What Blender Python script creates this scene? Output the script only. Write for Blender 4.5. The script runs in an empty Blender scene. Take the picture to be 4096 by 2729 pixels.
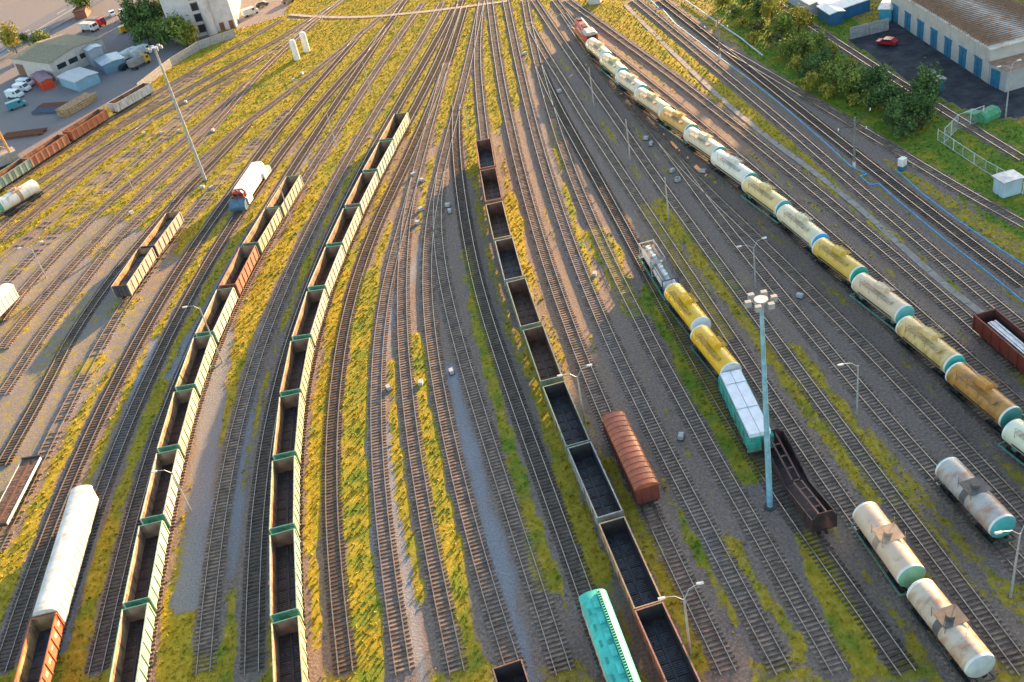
import bpy, math, random
import numpy as np
from mathutils import Vector, Matrix
R=math.radians; rnd=random.Random(7); rng=np.random.default_rng(5)
S=bpy.context.scene; col=S.collection
# ---------------- camera, sky, sun, exposure ----------------
FP,DEP,ROLL,HC=4115.2,0.609394,-0.214052,87.706
FW=np.array([0,.819995,-.572371]); RT=np.array([.977177,-.121584,-.174184]); UP=np.array([.212421,.559308,.801281])
cd=bpy.data.cameras.new('camera'); cam=bpy.data.objects.new('camera',cd); col.objects.link(cam)
cd.sensor_width=36; cd.lens=FP/4096*36; cd.clip_end=12000; cd.clip_start=1
M=Matrix(((RT[0],UP[0],-FW[0],0),(RT[1],UP[1],-FW[1],0),(RT[2],UP[2],-FW[2],HC),(0,0,0,1))); cam.matrix_world=M
S.camera=cam
W=bpy.data.worlds.new('World'); S.world=W; W.use_nodes=True
wn=W.node_tree; sk=wn.nodes.new('ShaderNodeTexSky'); sk.sky_type='NISHITA'; sk.sun_disc=False
EL,AZ=R(9.1),R(36); sk.sun_elevation=EL; sk.sun_rotation=AZ
bg=wn.nodes['Background']; bg.inputs[1].default_value=0.125; wn.links.new(sk.outputs[0],bg.inputs[0])
sl=bpy.data.lights.new('sun','SUN'); sl.energy=5; sl.angle=R(.8); sl.color=(1,.62,.29)
so=bpy.data.objects.new('sun',sl); col.objects.link(so)
so.rotation_euler=Vector((math.sin(AZ)*math.cos(EL),math.cos(AZ)*math.cos(EL),math.sin(EL))).to_track_quat('Z','Y').to_euler()
S.view_settings.view_transform='Standard'; S.view_settings.look='None'; S.view_settings.exposure=2.25; S.view_settings.gamma=1
def G(x,y,z=0.):
    d=FW+(x-2048)/FP*RT+(1364.5-y)/FP*UP; t=(z-HC)/d[2]
    return Vector((d[0]*t,d[1]*t,z))
def tl(x0,y0,pts,s=2.2402): return [(x0+a/s,y0+b/s) for a,b in pts]
# ---------------- materials ----------------
MC={}
def mat(name,c,rough=.7,metal=0.,var=.25,sc=1.5,dirt=None,da=.35,spec=.4):
    k=(name,c)
    if k in MC: return MC[k]
    m=bpy.data.materials.new(name); m.use_nodes=True; n=m.node_tree; b=n.nodes['Principled BSDF']
    b.inputs['Roughness'].default_value=rough; b.inputs['Metallic'].default_value=metal; b.inputs['Specular IOR Level'].default_value=spec
    tc=n.nodes.new('ShaderNodeTexCoord'); no=n.nodes.new('ShaderNodeTexNoise'); no.inputs['Scale'].default_value=sc; no.inputs['Detail'].default_value=6
    n.links.new(tc.outputs['Object'],no.inputs[0])
    r=n.nodes.new('ShaderNodeValToRGB'); r.color_ramp.elements[0].position=.35; r.color_ramp.elements[1].position=.68
    r.color_ramp.elements[0].color=tuple(v*(1-var) for v in c)+(1,); r.color_ramp.elements[1].color=tuple(min(1,v*(1+var*.6)) for v in c)+(1,)
    n.links.new(no.outputs[0],r.inputs[0]); out=r.outputs[0]
    if dirt:
        n2=n.nodes.new('ShaderNodeTexNoise'); n2.inputs['Scale'].default_value=sc*.9; n2.inputs['Detail'].default_value=8; n2.inputs['Roughness'].default_value=.7
        mp=n.nodes.new('ShaderNodeMapping'); mp.inputs['Location'].default_value=(3,7,1); mp.inputs['Scale'].default_value=(1.6,1,.5)
        n.links.new(tc.outputs['Object'],mp.inputs[0]); n.links.new(mp.outputs[0],n2.inputs[0])
        r2=n.nodes.new('ShaderNodeValToRGB'); r2.color_ramp.elements[0].position=.62-da*.4; r2.color_ramp.elements[1].position=.78-da*.3
        mx=n.nodes.new('ShaderNodeMixRGB'); mx.inputs[2].default_value=tuple(dirt)+(1,)
        n.links.new(n2.outputs[0],r2.inputs[0]); n.links.new(r2.outputs[0],mx.inputs[0]); n.links.new(out,mx.inputs[1]); out=mx.outputs[0]
    n.links.new(out,b.inputs['Base Color'])
    bp=n.nodes.new('ShaderNodeBump'); bp.inputs['Strength'].default_value=.25; bp.inputs['Distance'].default_value=.05
    n.links.new(no.outputs[0],bp.inputs['Height']); n.links.new(bp.outputs[0],b.inputs['Normal'])
    MC[k]=m; return m
RUST=(.17,.065,.03)
STEEL=mat('dark_steel',(.035,.032,.03),.7); RAIL=mat('rail_steel',(.46,.36,.28),.26,.85,.3,4); SLEEP=mat('sleeper',(.24,.17,.125),.9,0,.5,.9)
SLEEPD=mat('sleeper_dark',(.11,.075,.052),.9,0,.5,.9); WHITE=mat('white_paint',(.74,.71,.66),.5,0,.12,1,(.36,.28,.2),.15)
CONC=mat('concrete',(.36,.34,.32),.85); GLASS=mat('glass',(.03,.04,.05),.1); BLACK=mat('rubber',(.02,.02,.02),.8); BLUE=mat('blue_paint',(.03,.16,.27),.5)
GALV=mat('galvanised_steel',(.40,.43,.46),.4,.3)
# ---------------- mesh builder ----------------
class MB:
    def __init__(s): s.v=[];s.f=[]
    def box(s,x0,x1,y0,y1,z0,z1):
        b=len(s.v); s.v+=[(x,y,z) for z in(z0,z1) for x,y in((x0,y0),(x1,y0),(x1,y1),(x0,y1))]
        s.f+=[tuple(b+i for i in q) for q in((3,2,1,0),(4,5,6,7),(0,1,5,4),(1,2,6,5),(2,3,7,6),(3,0,4,7))]; return s
    def tube(s,a,b,r,r2=None,n=8):
        a=Vector(a);b=Vector(b);r2=r if r2 is None else r2; d=(b-a).normalized(); u=d.orthogonal().normalized(); w=d.cross(u); k=len(s.v)
        for p,q in((a,r),(b,r2)):
            for i in range(n):
                t=2*math.pi*i/n; s.v.append(tuple(p+u*math.cos(t)*q+w*math.sin(t)*q))
        s.f+=[(k+i,k+(i+1)%n,k+n+(i+1)%n,k+n+i) for i in range(n)]+[tuple(k+n-1-i for i in range(n)),tuple(k+n+i for i in range(n))]; return s
    def prism(s,prof,x0,x1):      # profile (y,z) swept along x
        k=len(s.v);n=len(prof)
        for x in(x0,x1): s.v+=[(x,y,z) for y,z in prof]
        s.f+=[(k+i,k+(i+1)%n,k+n+(i+1)%n,k+n+i) for i in range(n)]+[tuple(k+n-1-i for i in range(n)),tuple(k+n+i for i in range(n))]; return s
    def prismy(s,prof,y0,y1):     # profile (x,z) swept along y
        k=len(s.v);n=len(prof)
        for y in(y0,y1): s.v+=[(x,y,z) for x,z in prof]
        s.f+=[(k+n+i,k+n+(i+1)%n,k+(i+1)%n,k+i) for i in range(n)]+[tuple(k+i for i in range(n)),tuple(k+2*n-1-i for i in range(n))]; return s
    def lathe_x(s,prof,cz,n=24):  # (x,r)
        k=len(s.v)
        for x,r in prof:
            for i in range(n):
                t=2*math.pi*i/n; s.v.append((x,r*math.cos(t),cz+r*math.sin(t)))
        for j in range(len(prof)-1): s.f+=[(k+j*n+i,k+(j+1)*n+i,k+(j+1)*n+(i+1)%n,k+j*n+(i+1)%n) for i in range(n)]
        s.f+=[tuple(k+i for i in range(n)),tuple(k+(len(prof)-1)*n+n-1-i for i in range(n))]; return s
    def build(s,name,m,parent=None,smooth=False,kind=None):
        me=bpy.data.meshes.new(name); me.from_pydata(s.v,[],s.f); me.materials.append(m)
        if smooth: me.shade_smooth(); me.set_sharp_from_angle(angle=R(40))
        o=bpy.data.objects.new(name,me); col.objects.link(o)
        if parent: o.parent=parent
        if kind: o['kind']=kind
        return o
def tag(o,label,cat,group=None):
    o['label']=label;o['category']=cat
    if group:o['group']=group
    return o
def thing(name,label,cat,loc,rz=0,group=None):
    o=bpy.data.objects.new(name,None); col.objects.link(o); o.location=loc; o.rotation_euler=(0,0,rz); return tag(o,label,cat,group)
# ---------------- tracks (centre lines) ----------------
def f(*a): return list(a)
T={}
A_=(0,680);P_=(300,250);E_=(900,250);F_=(1000,0);G_=(1500,0);I_=(2000,0);J_=(2500,0);K_=(2000,350);L_=(2500,500);M_=(2900,200);B_=(500,680);C_=(0,1040);D_=(500,380)
def q(o,*p): return tl(o[0],o[1],p,2.24)
t14=lambda *p: tl(1024,680,p)
T['t1']=q(F_,(270,180),(130,265),(0,340))+q(P_,(1000,110),(850,195),(700,285),(560,348),(290,500))+[(123,683),(0,763)]
T['t2']=q(F_,(820,0),(620,120),(380,275),(200,380),(0,490))+q(P_,(880,290),(660,430),(460,530),(270,640),(20,835))+q(A_,(500,0),(300,130),(150,240),(0,340))
T['t2b']=q(P_,(1200,20),(960,190),(850,250),(640,395),(450,515),(270,640))
T['t4']=q(F_,(150,480),(0,565))+q(P_,(1344,120),(1130,255),(900,380),(690,500),(490,610),(100,862))+q(A_,(650,0),(400,160),(240,290),(80,430),(-90,590))
T['t4b']=q(P_,(690,500),(490,665),(170,896))+q(A_,(785,0),(600,130),(400,290),(200,470),(0,640))
T['t5']=q(P_,(1230,265),(940,460),(830,560),(640,690),(420,850))+q(A_,(960,10),(780,160),(600,310),(400,480),(200,650),(0,800))
T['t6']=q(F_,(620,130),(440,265),(300,390),(150,480))+q(P_,(1344,205),(1230,265),(1100,400),(960,530),(540,880))+q(A_,(1130,0),(900,200),(700,380),(460,590),(300,740),(160,890))+q(C_,(60,190),(-100,340))
T['t7']=q(E_,(200,165),(84,321))+q(D_,(980,30),(560,365),(0,830))+q(A_,(1130,135),(980,270),(800,440),(600,640),(375,890))+q(C_,(250,210),(140,340),(-10,550))
T['t8']=q(F_,(820,0),(600,160),(440,310),(240,500),(176,560))+q(E_,(250,150),(140,260),(64,421))+q(D_,(600,470),(130,896))+q(A_,(1150,320),(960,520),(780,700),(600,896))+q(C_,(500,210),(300,430),(100,660),(0,800))
T['t9']=q(F_,(1344,0),(1140,180),(1000,285),(900,375),(640,590),(450,740),(250,890))+q(E_,(300,460),(164,551),(-36,721))+q(D_,(640,620),(320,896))+q(A_,(1250,425),(1080,580),(960,700),(820,896))+q(C_,(720,230),(500,480),(330,700),(220,896))+tl(0,1360,[(150,280),(0,500)])
T['t10']=q(E_,(200,555),(-46,851))+q(D_,(700,690),(490,896))+q(B_,(560,150),(430,330),(200,570),(0,790))+q(C_,(930,250),(790,450),(620,690),(520,896))+tl(0,1360,[(480,290),(300,600),(150,870),(0,1130)])
T['t11']=q(E_,(580,420),(440,540),(300,670),(100,880))+q(D_,(900,700),(740,890))+q(B_,(800,160),(560,445),(470,535))+q(C_,(1150,335),(1105,400),(960,620),(830,890))+tl(0,1360,[(700,380),(540,700),(380,1030),(150,1500),(-80,1960)])
T['t12']=q(F_,(1000,285),(900,400),(660,690),(450,890))+q(E_,(400,690),(260,860))+q(B_,(930,260),(780,450),(640,640),(470,896))+[(527,1375),(361,1705),(218,2035),(94,2375),(-5,2694)]
T['t13']=q(F_,(1344,70),(1180,310),(1050,450),(860,660),(650,890))+q(E_,(750,490),(600,690),(440,880))+q(B_,(1010,390),(850,640),(690,896))+[(648,1375),(493,1705),(397,1954),(262,2375),(165,2694)]
T['t14']=q(G_,(270,0),(130,200),(0,370))+q(F_,(1180,320),(1090,440),(960,640),(790,890))+q(E_,(640,890))+[(1107,770),(943,1035),(752,1375),(630,1705),(533,2035),(449,2375),(380,2694)]
T['t15']=q(G_,(420,30),(200,340),(0,640))+q(F_,(1100,680),(940,890))+q(E_,(990,640),(810,890))
T['t16']=q(G_,(600,20),(450,310),(300,560),(60,896))+[(1373,647),(1166,1035),(1022,1375),(937,1705),(872,2035),(834,2375),(812,2694)]
T['t17']=q(G_,(720,40),(560,360),(420,580),(240,890))+[(1424,695),(1268,1035),(1140,1375),(1059,1705),(1022,2035),(1007,2375),(1006,2694)]
T['t18']=q(G_,(770,0),(700,250),(600,500),(400,890))
T['t19']=q(G_,(800,60),(730,320),(640,560),(555,890))+[(1614,680)]+t14((1180,250),(1065,500),(930,850),(830,1200),(740,1560))+[(1308,1705),(1313,2035),(1344,2375),(1383,2694)]
T['t20']=q(G_,(640,560),(555,890))+[(1705,530)]+t14((1444,0),(1372,250),(1318,480),(1225,795),(1130,1150),(1068,1568))+[(1488,1705),(1516,2035),(1561,2375),(1612,2694)]
T['t21']=t14((1444,0),(1372,250),(1335,480),(1310,795),(1297,1150),(1300,1568))+[(1634,1705),(1689,2035),(1759,2375),(1829,2694)]
T['t22']=q(G_,(957,0),(905,230),(870,430),(830,600),(750,890))+t14((1655,0),(1590,250),(1546,500),(1520,800),(1530,1250),(1552,1568))+[(1778,1705),(1857,2035),(1950,2375),(2060,2694)]
T['t23']=t14((1657,0),(1612,250),(1612,500),(1635,800),(1710,1170),(1808,1568))+[(1933,1705),(2042,2035),(2154,2375),(2256,2694)]
T['t24']=[(1824,420),(1812,560)]+t14((1810,0),(1850,350),(1900,650),(1960,950),(2050,1260),(2140,1568))+[(2096,1705),(2221,2035),(2340,2375),(2455,2694)]
T['t25']=q(G_,(957,0),(900,300),(905,560),(935,890))
T['t26']=q(G_,(1027,0),(1050,200),(1090,500),(1145,890))+[(2075,695),(2170,1035),(2299,1375),(2430,1705),(2600,2035),(2756,2375),(2915,2694)]
T['t27']=q(I_,(50,0),(100,250),(160,560),(235,890))+[(2176,695),(2287,1035),(2439,1375),(2605,1705),(2783,2035),(2965,2375),(3138,2694)]
T['t28']=q(I_,(222,0),(250,170),(310,500),(400,800))+q(K_,(470,240),(540,500),(680,890))+[(2426,1035),(2601,1375),(2786,1705),(2976,2035),(3175,2375),(3362,2694)]
T['t29']=q(I_,(335,560),(412,780))+q(K_,(540,230),(700,520),(925,890))+[(2560,1035),(2700,1290),(2930,1705),(3140,2035),(3427,2375),(3634,2694)]
T['t30']=q(I_,(250,200),(350,400),(440,540),(560,720),(670,890))+q(K_,(740,250),(900,480),(1172,890))+[(2709,1035),(2940,1375),(3163,1705),(3389,2035),(3640,2375),(3880,2694)]
T['t31']=q(I_,(305,0),(440,210),(600,440),(740,640),(910,890))+q(K_,(1050,290),(1180,480),(1344,760))+[(2858,1035),(3112,1375),(3357,1705),(3606,2035),(3873,2375),(4110,2694)]
T['t32']=[(2254,54),(2304,134),(2375,237),(2440,318),(2490,375),(2594,500)]+q(L_,(330,150),(450,310),(580,490),(720,690),(885,896))+[(3001,1035),(3284,1375),(3568,1705),(3726,1882),(4025,2197),(4150,2330)]
T['t33']=q(L_,(330,150),(460,310),(600,450),(760,620),(1050,896))+[(3118,1035),(3456,1375),(3772,1705),(3960,1897),(4150,2100)]
T['t35']=[(2286,98)]+q(I_,(760,300),(900,400),(1150,600))+[(2576,321),(2812,500),(2902,592),(3029,692),(3428,1035),(3697,1279),(3949,1500),(4130,1665)]
T['t36']=q(I_,(605,0),(840,170),(1000,290),(1120,380))+q(J_,(200,520),(400,660),(700,896))+[(2900,468),(3172,680),(3590,1035),(3668,1100),(3889,1292),(4110,1490)]
T['t37']=[(2540,0),(2708,136),(2888,286),(3009,397),(3079,437),(3255,597),(3344,680),(3766,1035),(4005,1234),(4120,1330)]
T['t38']=q(J_,(325,0),(590,210),(850,410))+[(2996,276),(3181,423),(3398,597),(3505,680),(3954,1035),(4110,1143)]
T['t39']=q(J_,(850,410))+[(2998,251),(3114,316),(3221,383),(3346,457),(3518,558),(3724,680),(3853,773),(4110,905)]
T['t40']=[(3088,0),(3224,87),(3353,172),(3534,286),(3675,382),(3838,477),(4096,637)]
# wagons: unproject the ends of each roof / rim at its height
def ends(o,pts,z,s=2.2402):
    p=tl(o[0],o[1],pts,s); return [G(x,y,z) for x,y in p]
def mid4(o,*p):
    e=ends(o,p,3.48); return ((e[0]+e[1])/2,(e[2]+e[3])/2)
GB=[mid4((1024,0),(1240,1020),(1358,1008),(1108,1252),(1225,1243)),mid4((1024,0),(1100,1270),(1228,1257),(955,1525),(1088,1512))]
for p in [((945,27),(1078,13),(795,315),(930,303)),((783,342),(920,330),(632,662),(772,652)),((620,687),(770,672),(465,1050),(617,1037)),((457,1083),(612,1065),(320,1495),(490,1475))]: GB.append(mid4((1024,680),*p))
for p in [((315,10),(475,-10),(217,460),(395,435)),((207,510),(400,472),(155,1035),(348,997))]: GB.append(mid4((1024,1360),*p))
GB.append(mid4((1024,1360),(143,1080),(348,1035),(120,1699),(338,1647)))
GB.append(mid4((1024,2029),(123,245),(342,190),(130,975),(368,912))); GB.append(mid4((1024,2029),(135,1055),(385,985),(170,1900),(440,1830)))
GA=[mid4((1024,680),(265,60),(400,45),(100,335),(222,325))]
for p in [((2369,350),(2504,335),(2175,665),(2310,645)),((2150,690),(2290,670),(1960,1040),(2105,1030)),((1940,1070),(2095,1050),(1755,1465),(1905,1450)),((1730,1500),(1900,1475),(1575,1948),(1738,1921))]: GA.append(mid4((0,680),*p))
for p in [((1560,460),(1735,430),(1410,975),(1595,940)),((1400,1020),(1595,975),(1257,1604),(1465,1564))]: GA.append(mid4((0,1360),*p))
GA.append(mid4((0,2029),(1245,170),(1455,115),(1103,865),(1330,810))); GA.append(mid4((0,2029),(1090,930),(1325,870),(950,1730),(1210,1670)))
GC=[mid4((1500,400),(903*1,370),(1035,345),(935,610),(1078,590))]
for p in [((2055+50-50,30),(2190,0),(2055,290),(2205,268))]: pass
GC.append((G(1951,673,3.48),G(1975,804,3.48)))
for p in [((2060,305),(2205,280),(2130,615),(2285,595)),((2137,630),(2300,600),(2225,995),(2400,955))]: GC.append(mid4((1024,680),*p))
GC.append(mid4((2048,680),(-45,1005),(115,965),(85,1400),(250,1370)))
GC.append(mid4((2048,1360),(95,-93),(278,-130),(255,375),(450,325)))
for p in [((278,425),(470,372),(485,945),(690,895)),((497,970),(705,912),(765,1590),(985,1530))]: GC.append(mid4((2048,1360),*p))
GC.append(mid4((2048,2029),(783,150),(1005,88),(1100,905),(1340,830))); GC.append(mid4((2048,2029),(1123,968),(1365,893),(1490,1800),(1750,1710)))
def g2(v): return (v.x,v.y)
def smooth(P,step):
    P=[Vector((p[0],p[1],0)) for p in P]
    Q=[P[0]]
    for p in P[1:]:
        if (p-Q[-1]).length>2.: Q.append(p)
    P=Q
    for _ in range(2): P=[P[0]]+[(P[i-1]+2*P[i]+P[i+1])/4 for i in range(1,len(P)-1)]+[P[-1]]
    P=[P[0]*2-P[1]]+P+[P[-1]*2-P[-2]]
    out=[]
    for i in range(1,len(P)-2):
        a,b,c,d=P[i-1:i+3]; n=max(2,int((c-b).length/1.))
        for k in range(n):
            t=k/n; out.append(.5*((2*b)+(c-a)*t+(2*a-5*b+4*c-d)*t*t+(3*b-a-3*c+d)*t**3))
    out.append(P[-2]); out=np.array([(v.x,v.y) for v in out])
    s=np.concatenate([[0],np.cumsum(np.hypot(*np.diff(out,axis=0).T))]); n=max(3,int(s[-1]/step)); u=np.linspace(0,s[-1],n+1)
    return np.stack([np.interp(u,s,out[:,0]),np.interp(u,s,out[:,1])],1)
TW={k:[g2(G(x,y,.35)) for x,y in v] for k,v in T.items()}
TW['t15']+=[g2(v) for w in GA for v in w]; TW['t18']+=[g2(v) for w in GB for v in w]; TW['t25']+=[g2(v) for w in GC for v in w]
# tank train: tops of the barrels, far and near
TK=[]
for p in [((705,340),(845,462)),((832,478),(985,605)),((975,632),(1160,760)),((1140,785),(1375,945)),((1372,958),(1605,1112)),((1595,1142),(1855,1315))]: TK.append(ends((2048,0),p,4.6))
TK.append(ends((2500,500),((830,225),(1125,430)),4.6,2.24)); TK.append([G(2996,705,4.6),G(3134,803,4.6)])
for p in [((150,310),(470,570)),((470,610),(820,870)),((830,925),(1230,1220)),((1235,1312),(1680,1663)),((1690,1728),(2190,2133)),((2205,2238),(2800,2690))]: TK.append(ends((3072,680),p,4.6))
LOCO=ends((2000,0),((700,150),(815,290)),4.3,2.24)
TW['t34']=[g2(G(x,y,.35)) for x,y in q(I_,(492,0),(600,140),(660,215))]+[g2(v) for w in [LOCO]+TK for v in w]
off=Vector((0,0,0))
TWS={k:smooth(v,.62) for k,v in TW.items()}
DARK={'t14','t17','t18','t20x','t10','t24','t12','t29','t38','t19','t13'}
GRASSY={'t5','t6','t2b','t9x','t11','t4x'}
def lin(P,i):
    d=P[min(i+1,len(P)-1)]-P[max(i-1,0)]; d=d/np.linalg.norm(d); return d,np.array([-d[1],d[0]])
def track(k,P):
    v=[];fc=[]; cl=0
    o=None
    for side in(-.76,.76):
        mb=MB(); idx=list(range(0,len(P),3))+([len(P)-1] if (len(P)-1)%3 else [])
        for i in idx:
            d,n=lin(P,i)
            for a,z in((-.07,.27),(-.045,.40),(.045,.40),(.07,.27)): p=P[i]+n*(side+a); mb.v.append((p[0],p[1],z))
        for j in range(len(idx)-1): mb.f+=[(4*j+a,4*j+a+1,4*j+a+5,4*j+a+4) for a in range(3)]
        if o is None:
            o=bpy.data.objects.new('railway_track',None); col.objects.link(o); o['kind']='structure'
        mb.build('rail',RAIL,o)
    mb=MB(); r=random.Random(hash(k)%999)
    for i in range(len(P)-1):
        if k in('t5',) and r.random()<.7: continue
        if k in GRASSY and r.random()<.45: continue
        d,n=lin(P,i); c=P[i]; e=1.36+r.uniform(-.05,.05); w=.125; zt=.255+r.uniform(-.03,.02)
        b=len(mb.v)
        for z in(.02,zt):
            for a,h in((-w,-e),(w,-e),(w,e),(-w,e)): p=c+d*a+n*h; mb.v.append((p[0],p[1],z))
        mb.f+=[tuple(b+t for t in x) for x in((4,5,6,7),(0,1,5,4),(1,2,6,5),(2,3,7,6),(3,0,4,7))]
    mb.build('sleepers',SLEEPD if k in DARK else SLEEP,o,kind='stuff')
for k,P in TWS.items(): track(k,P)
# ---------------- ground: one sheet with zones ----------------
def axis(a,b,st,far):
    return np.concatenate([[-far,-1200,-500],np.arange(a,b,st),[500+b,1500,far]]) 
xs=np.concatenate([[-6000,-1500,-500,-260],np.arange(-200,140,.7),[200,500,1500,6000]]); ys=np.concatenate([[-3000,-500,0],np.arange(40,450,.85),[520,800,2000,7000]])
X,Y=np.meshgrid(xs,ys); PX=np.stack([X.ravel(),Y.ravel()],1)
def dist(P,L):
    out=np.full(len(P),1e9); sg=np.zeros(len(P))
    L=np.asarray(L)
    for a,b in zip(L[:-1],L[1:]):
        lo=np.minimum(a,b)-9; hi=np.maximum(a,b)+9
        m=np.where((P[:,0]>lo[0])&(P[:,0]<hi[0])&(P[:,1]>lo[1])&(P[:,1]<hi[1]))[0]
        if not len(m): continue
        d=b-a; t=np.clip(((P[m]-a)@d)/(d@d+1e-9),0,1); out[m]=np.minimum(out[m],np.linalg.norm(P[m]-a-t[:,None]*d,axis=1))
    return out
dT=np.full(len(PX),1e9); near={}
for k,P in TWS.items():
    d=dist(PX,P[::8] if len(P)>30 else P); near[k]=d; dT=np.minimum(dT,d)
def inpoly(P,poly):
    c=np.zeros(len(P),bool); n=len(poly)
    for i in range(n):
        (x1,y1),(x2,y2)=poly[i],poly[(i+1)%n]
        c^=((y1>P[:,1])!=(y2>P[:,1]))&(P[:,0]<(x2-x1)*(P[:,1]-y1)/(y2-y1+1e-12)+x1)
    return c
def wp(pts): return [g2(G(x,y)) for x,y in pts]
fz=lambda x,y,s,o:(np.sin(x/s+o)+np.sin(y/s*1.3+o*2+np.sin(x/s*.7))+np.sin((x+y)/s*.6+o*3))/3
wob=fz(PX[:,0],PX[:,1],4.3,1.)*.5+fz(PX[:,0],PX[:,1],1.7,2.)*.5
grass=np.zeros(len(PX)); green=np.full(len(PX),.24); grey=np.full(len(PX),.14)
# between tracks: grass away from rails, strong on the left and far side
leftg=inpoly(PX,wp([(-400,900),(500,-60),(2150,-60),(1950,650),(1500,1100),(1250,2729),(200,2900),(-300,2729)]))
grass[:]=np.clip((dT-np.where(leftg,1.55,2.0)+wob*.8)/.7,0,1)*np.where(leftg,1.,.66)
lowl=inpoly(PX,wp([(-400,1200),(450,850),(760,1050),(350,1600),(-100,2100)]))
grass=np.where(lowl,grass*.45,grass); grey=np.where(lowl,.45,grey)
for k in('t5','t6','t11','t9','t8','t2','t4','t2b','t7','t10'): grass=np.maximum(grass,np.where((near[k]<2.3)&leftg,np.clip(.5+wob*.7,0,.85)*(1. if k in('t5','t6','t11') else .72),0))
far=inpoly(PX,wp([(500,-300),(2300,-300),(2050,500),(1000,560)])); grass=np.where(far&(dT>1.35),np.maximum(grass,.9),grass)
mead=inpoly(PX,wp([(2300,0),(2540,10),(3010,420),(3420,760),(4100,1400),(4100,1500),(3100,640),(2560,200)])); grass=np.where(mead,np.clip((dT-1.5)/.6,0,1),grass)
mr=inpoly(PX,wp([(2700,-200),(3050,-200),(3700,300),(4200,560),(4300,1080),(3980,900),(3520,560),(2990,220)])); grass=np.where(mr&(dT>1.3),.95,grass); green=np.where(mr,.72,green)
# gravel paths and patches
def stroke(pts,hw,gr,gn=None,ge=None,edge=.6):
    global grass,green,grey
    d=dist(PX,smooth(wp(pts),2.)); w=np.clip((hw-d+wob*.8)/edge,0,1)
    grass=grass*(1-w)+gr*w
    if gn is not None: green=green*(1-w)+gn*w
    if ge is not None: grey=grey*(1-w)+ge*w
stroke([(1700,980),(1500,1250),(1445,1650),(1465,2060),(1530,2400)],1.3,0,None,.95)
stroke([(1590,880),(1540,1100),(1505,1380),(1490,1600)],.8,0,None,.9)
stroke([(1560,1700),(1585,2060),(1670,2560),(1690,2729)],1.2,0,None,.95)
stroke([(1800,1480),(1860,1750),(1960,2100),(2050,2450),(2120,2729)],1.35,0,None,1.)
stroke([(2150,560),(2200,800),(2300,1060),(2390,1300),(2560,1650),(2730,2000),(2950,2400)],1.0,0,None,.8)
stroke([(2060,160),(2140,560),(2250,860),(2330,1040)],1.6,0,None,.75)
stroke([(1230,620),(1080,800),(930,1030),(800,1300),(690,1500)],1.3,.1,None,.9)
stroke([(620,1360),(560,1500),(450,1850),(330,2250),(240,2600)],1.1,.05,None,.95)
stroke([(900,1340),(850,1600),(790,2000),(750,2400)],2.0,.15,None,.9)
stroke([(1050,1300),(1000,1600),(945,1900),(930,2300)],1.2,.25,.4,.9)
stroke([(1390,1000),(1330,1250),(1270,1600),(1240,2200)],1.4,.9,.3,None)
stroke([(1480,1100),(1400,1500),(1390,1900),(1430,2300),(1490,2700)],2.0,1,.42,None)
stroke([(1570,1450),(1570,1750),(1600,2050),(1690,2400)],1.1,.95,.2)
stroke([(1660,1350),(1690,1650),(1760,2050),(1850,2400),(1900,2700)],1.6,1,.4)
stroke([(1860,1000),(1900,1350),(2000,1650),(2100,2000),(2190,2350)],1.3,.9,.45)
stroke([(2040,780),(2070,1050),(2150,1400),(2170,1600),(2240,1900),(2400,2300)],1.6,.95,.15)
stroke([(2210,500),(2240,760),(2330,1000),(2400,1200)],1.1,1,.35)
stroke([(2380,930),(2480,1150),(2540,1250)],2.2,1,.4); stroke([(2600,1150),(2680,1350),(2850,1650),(3000,1900)],2.0,.95,.55)
stroke([(2580,820),(2700,1000),(2800,1200),(2900,1350)],1.6,.85,.12); stroke([(2640,800),(2860,1100),(3100,1450),(3300,1700),(3500,2000)],1.3,.8,.2)
stroke([(3170,1400),(3370,1650),(3560,1950),(3720,2200),(3900,2400)],1.7,.9,.2); stroke([(2900,2150),(3000,2350),(3200,2580)],1.1,.8,.2)
stroke([(3220,2150),(3330,2400),(3450,2650)],2.0,.9,.3); stroke([(3550,2100),(3700,2300),(3830,2500)],1.2,.8,.2)
stroke([(2640,1900),(2780,2200),(2950,2500)],1.1,.9,.5); stroke([(2430,1850),(2560,2100),(2700,2400),(2800,2650)],1.3,.8,.1)
for k,gg in(('t31',.8),):
    w=near[k]<.9; grass=np.where(w&(PX[:,1]<140),np.clip(.35+wob,0,.9),grass); green=np.where(w,.7,green)
stroke([(2500,20),(2700,220),(2900,430),(3090,590),(3300,700),(3470,850),(3650,1040),(3800,1170),(3930,1260)],.75,0,None,.15,.2)   # footpath slabs
stroke([(1160,70),(1300,85),(1500,80),(1700,50),(2030,10)],1.0,0,None,.2,.3)
yard=inpoly(PX,wp([(-600,700),(-600,-300),(560,-300),(860,130),(840,170),(690,260),(560,350),(330,480),(100,650)])); grass=np.where(yard,np.clip(wob-.35,0,.4),grass); grey=np.where(yard,.55,grey)
par=inpoly(PX,wp([(950,120),(900,-200),(1250,-200),(1140,60)])); grass=np.where(par,0.05,grass); grey=np.where(par,.5,grey)
asph=inpoly(PX,wp([(3385,160),(3560,60),(4300,420),(4300,460),(3960,480),(3850,440),(3640,330)])); grass=np.where(asph,0,grass)
Z=np.where(grass>.5,.03+.10*(grass-.5)*2,0)+np.where(dT<2.3,.1*np.clip(2.3-dT,0,1),0)*(~yard)
Z=np.where(dT<1.75,np.minimum(Z,.17)+.03,Z)
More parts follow.
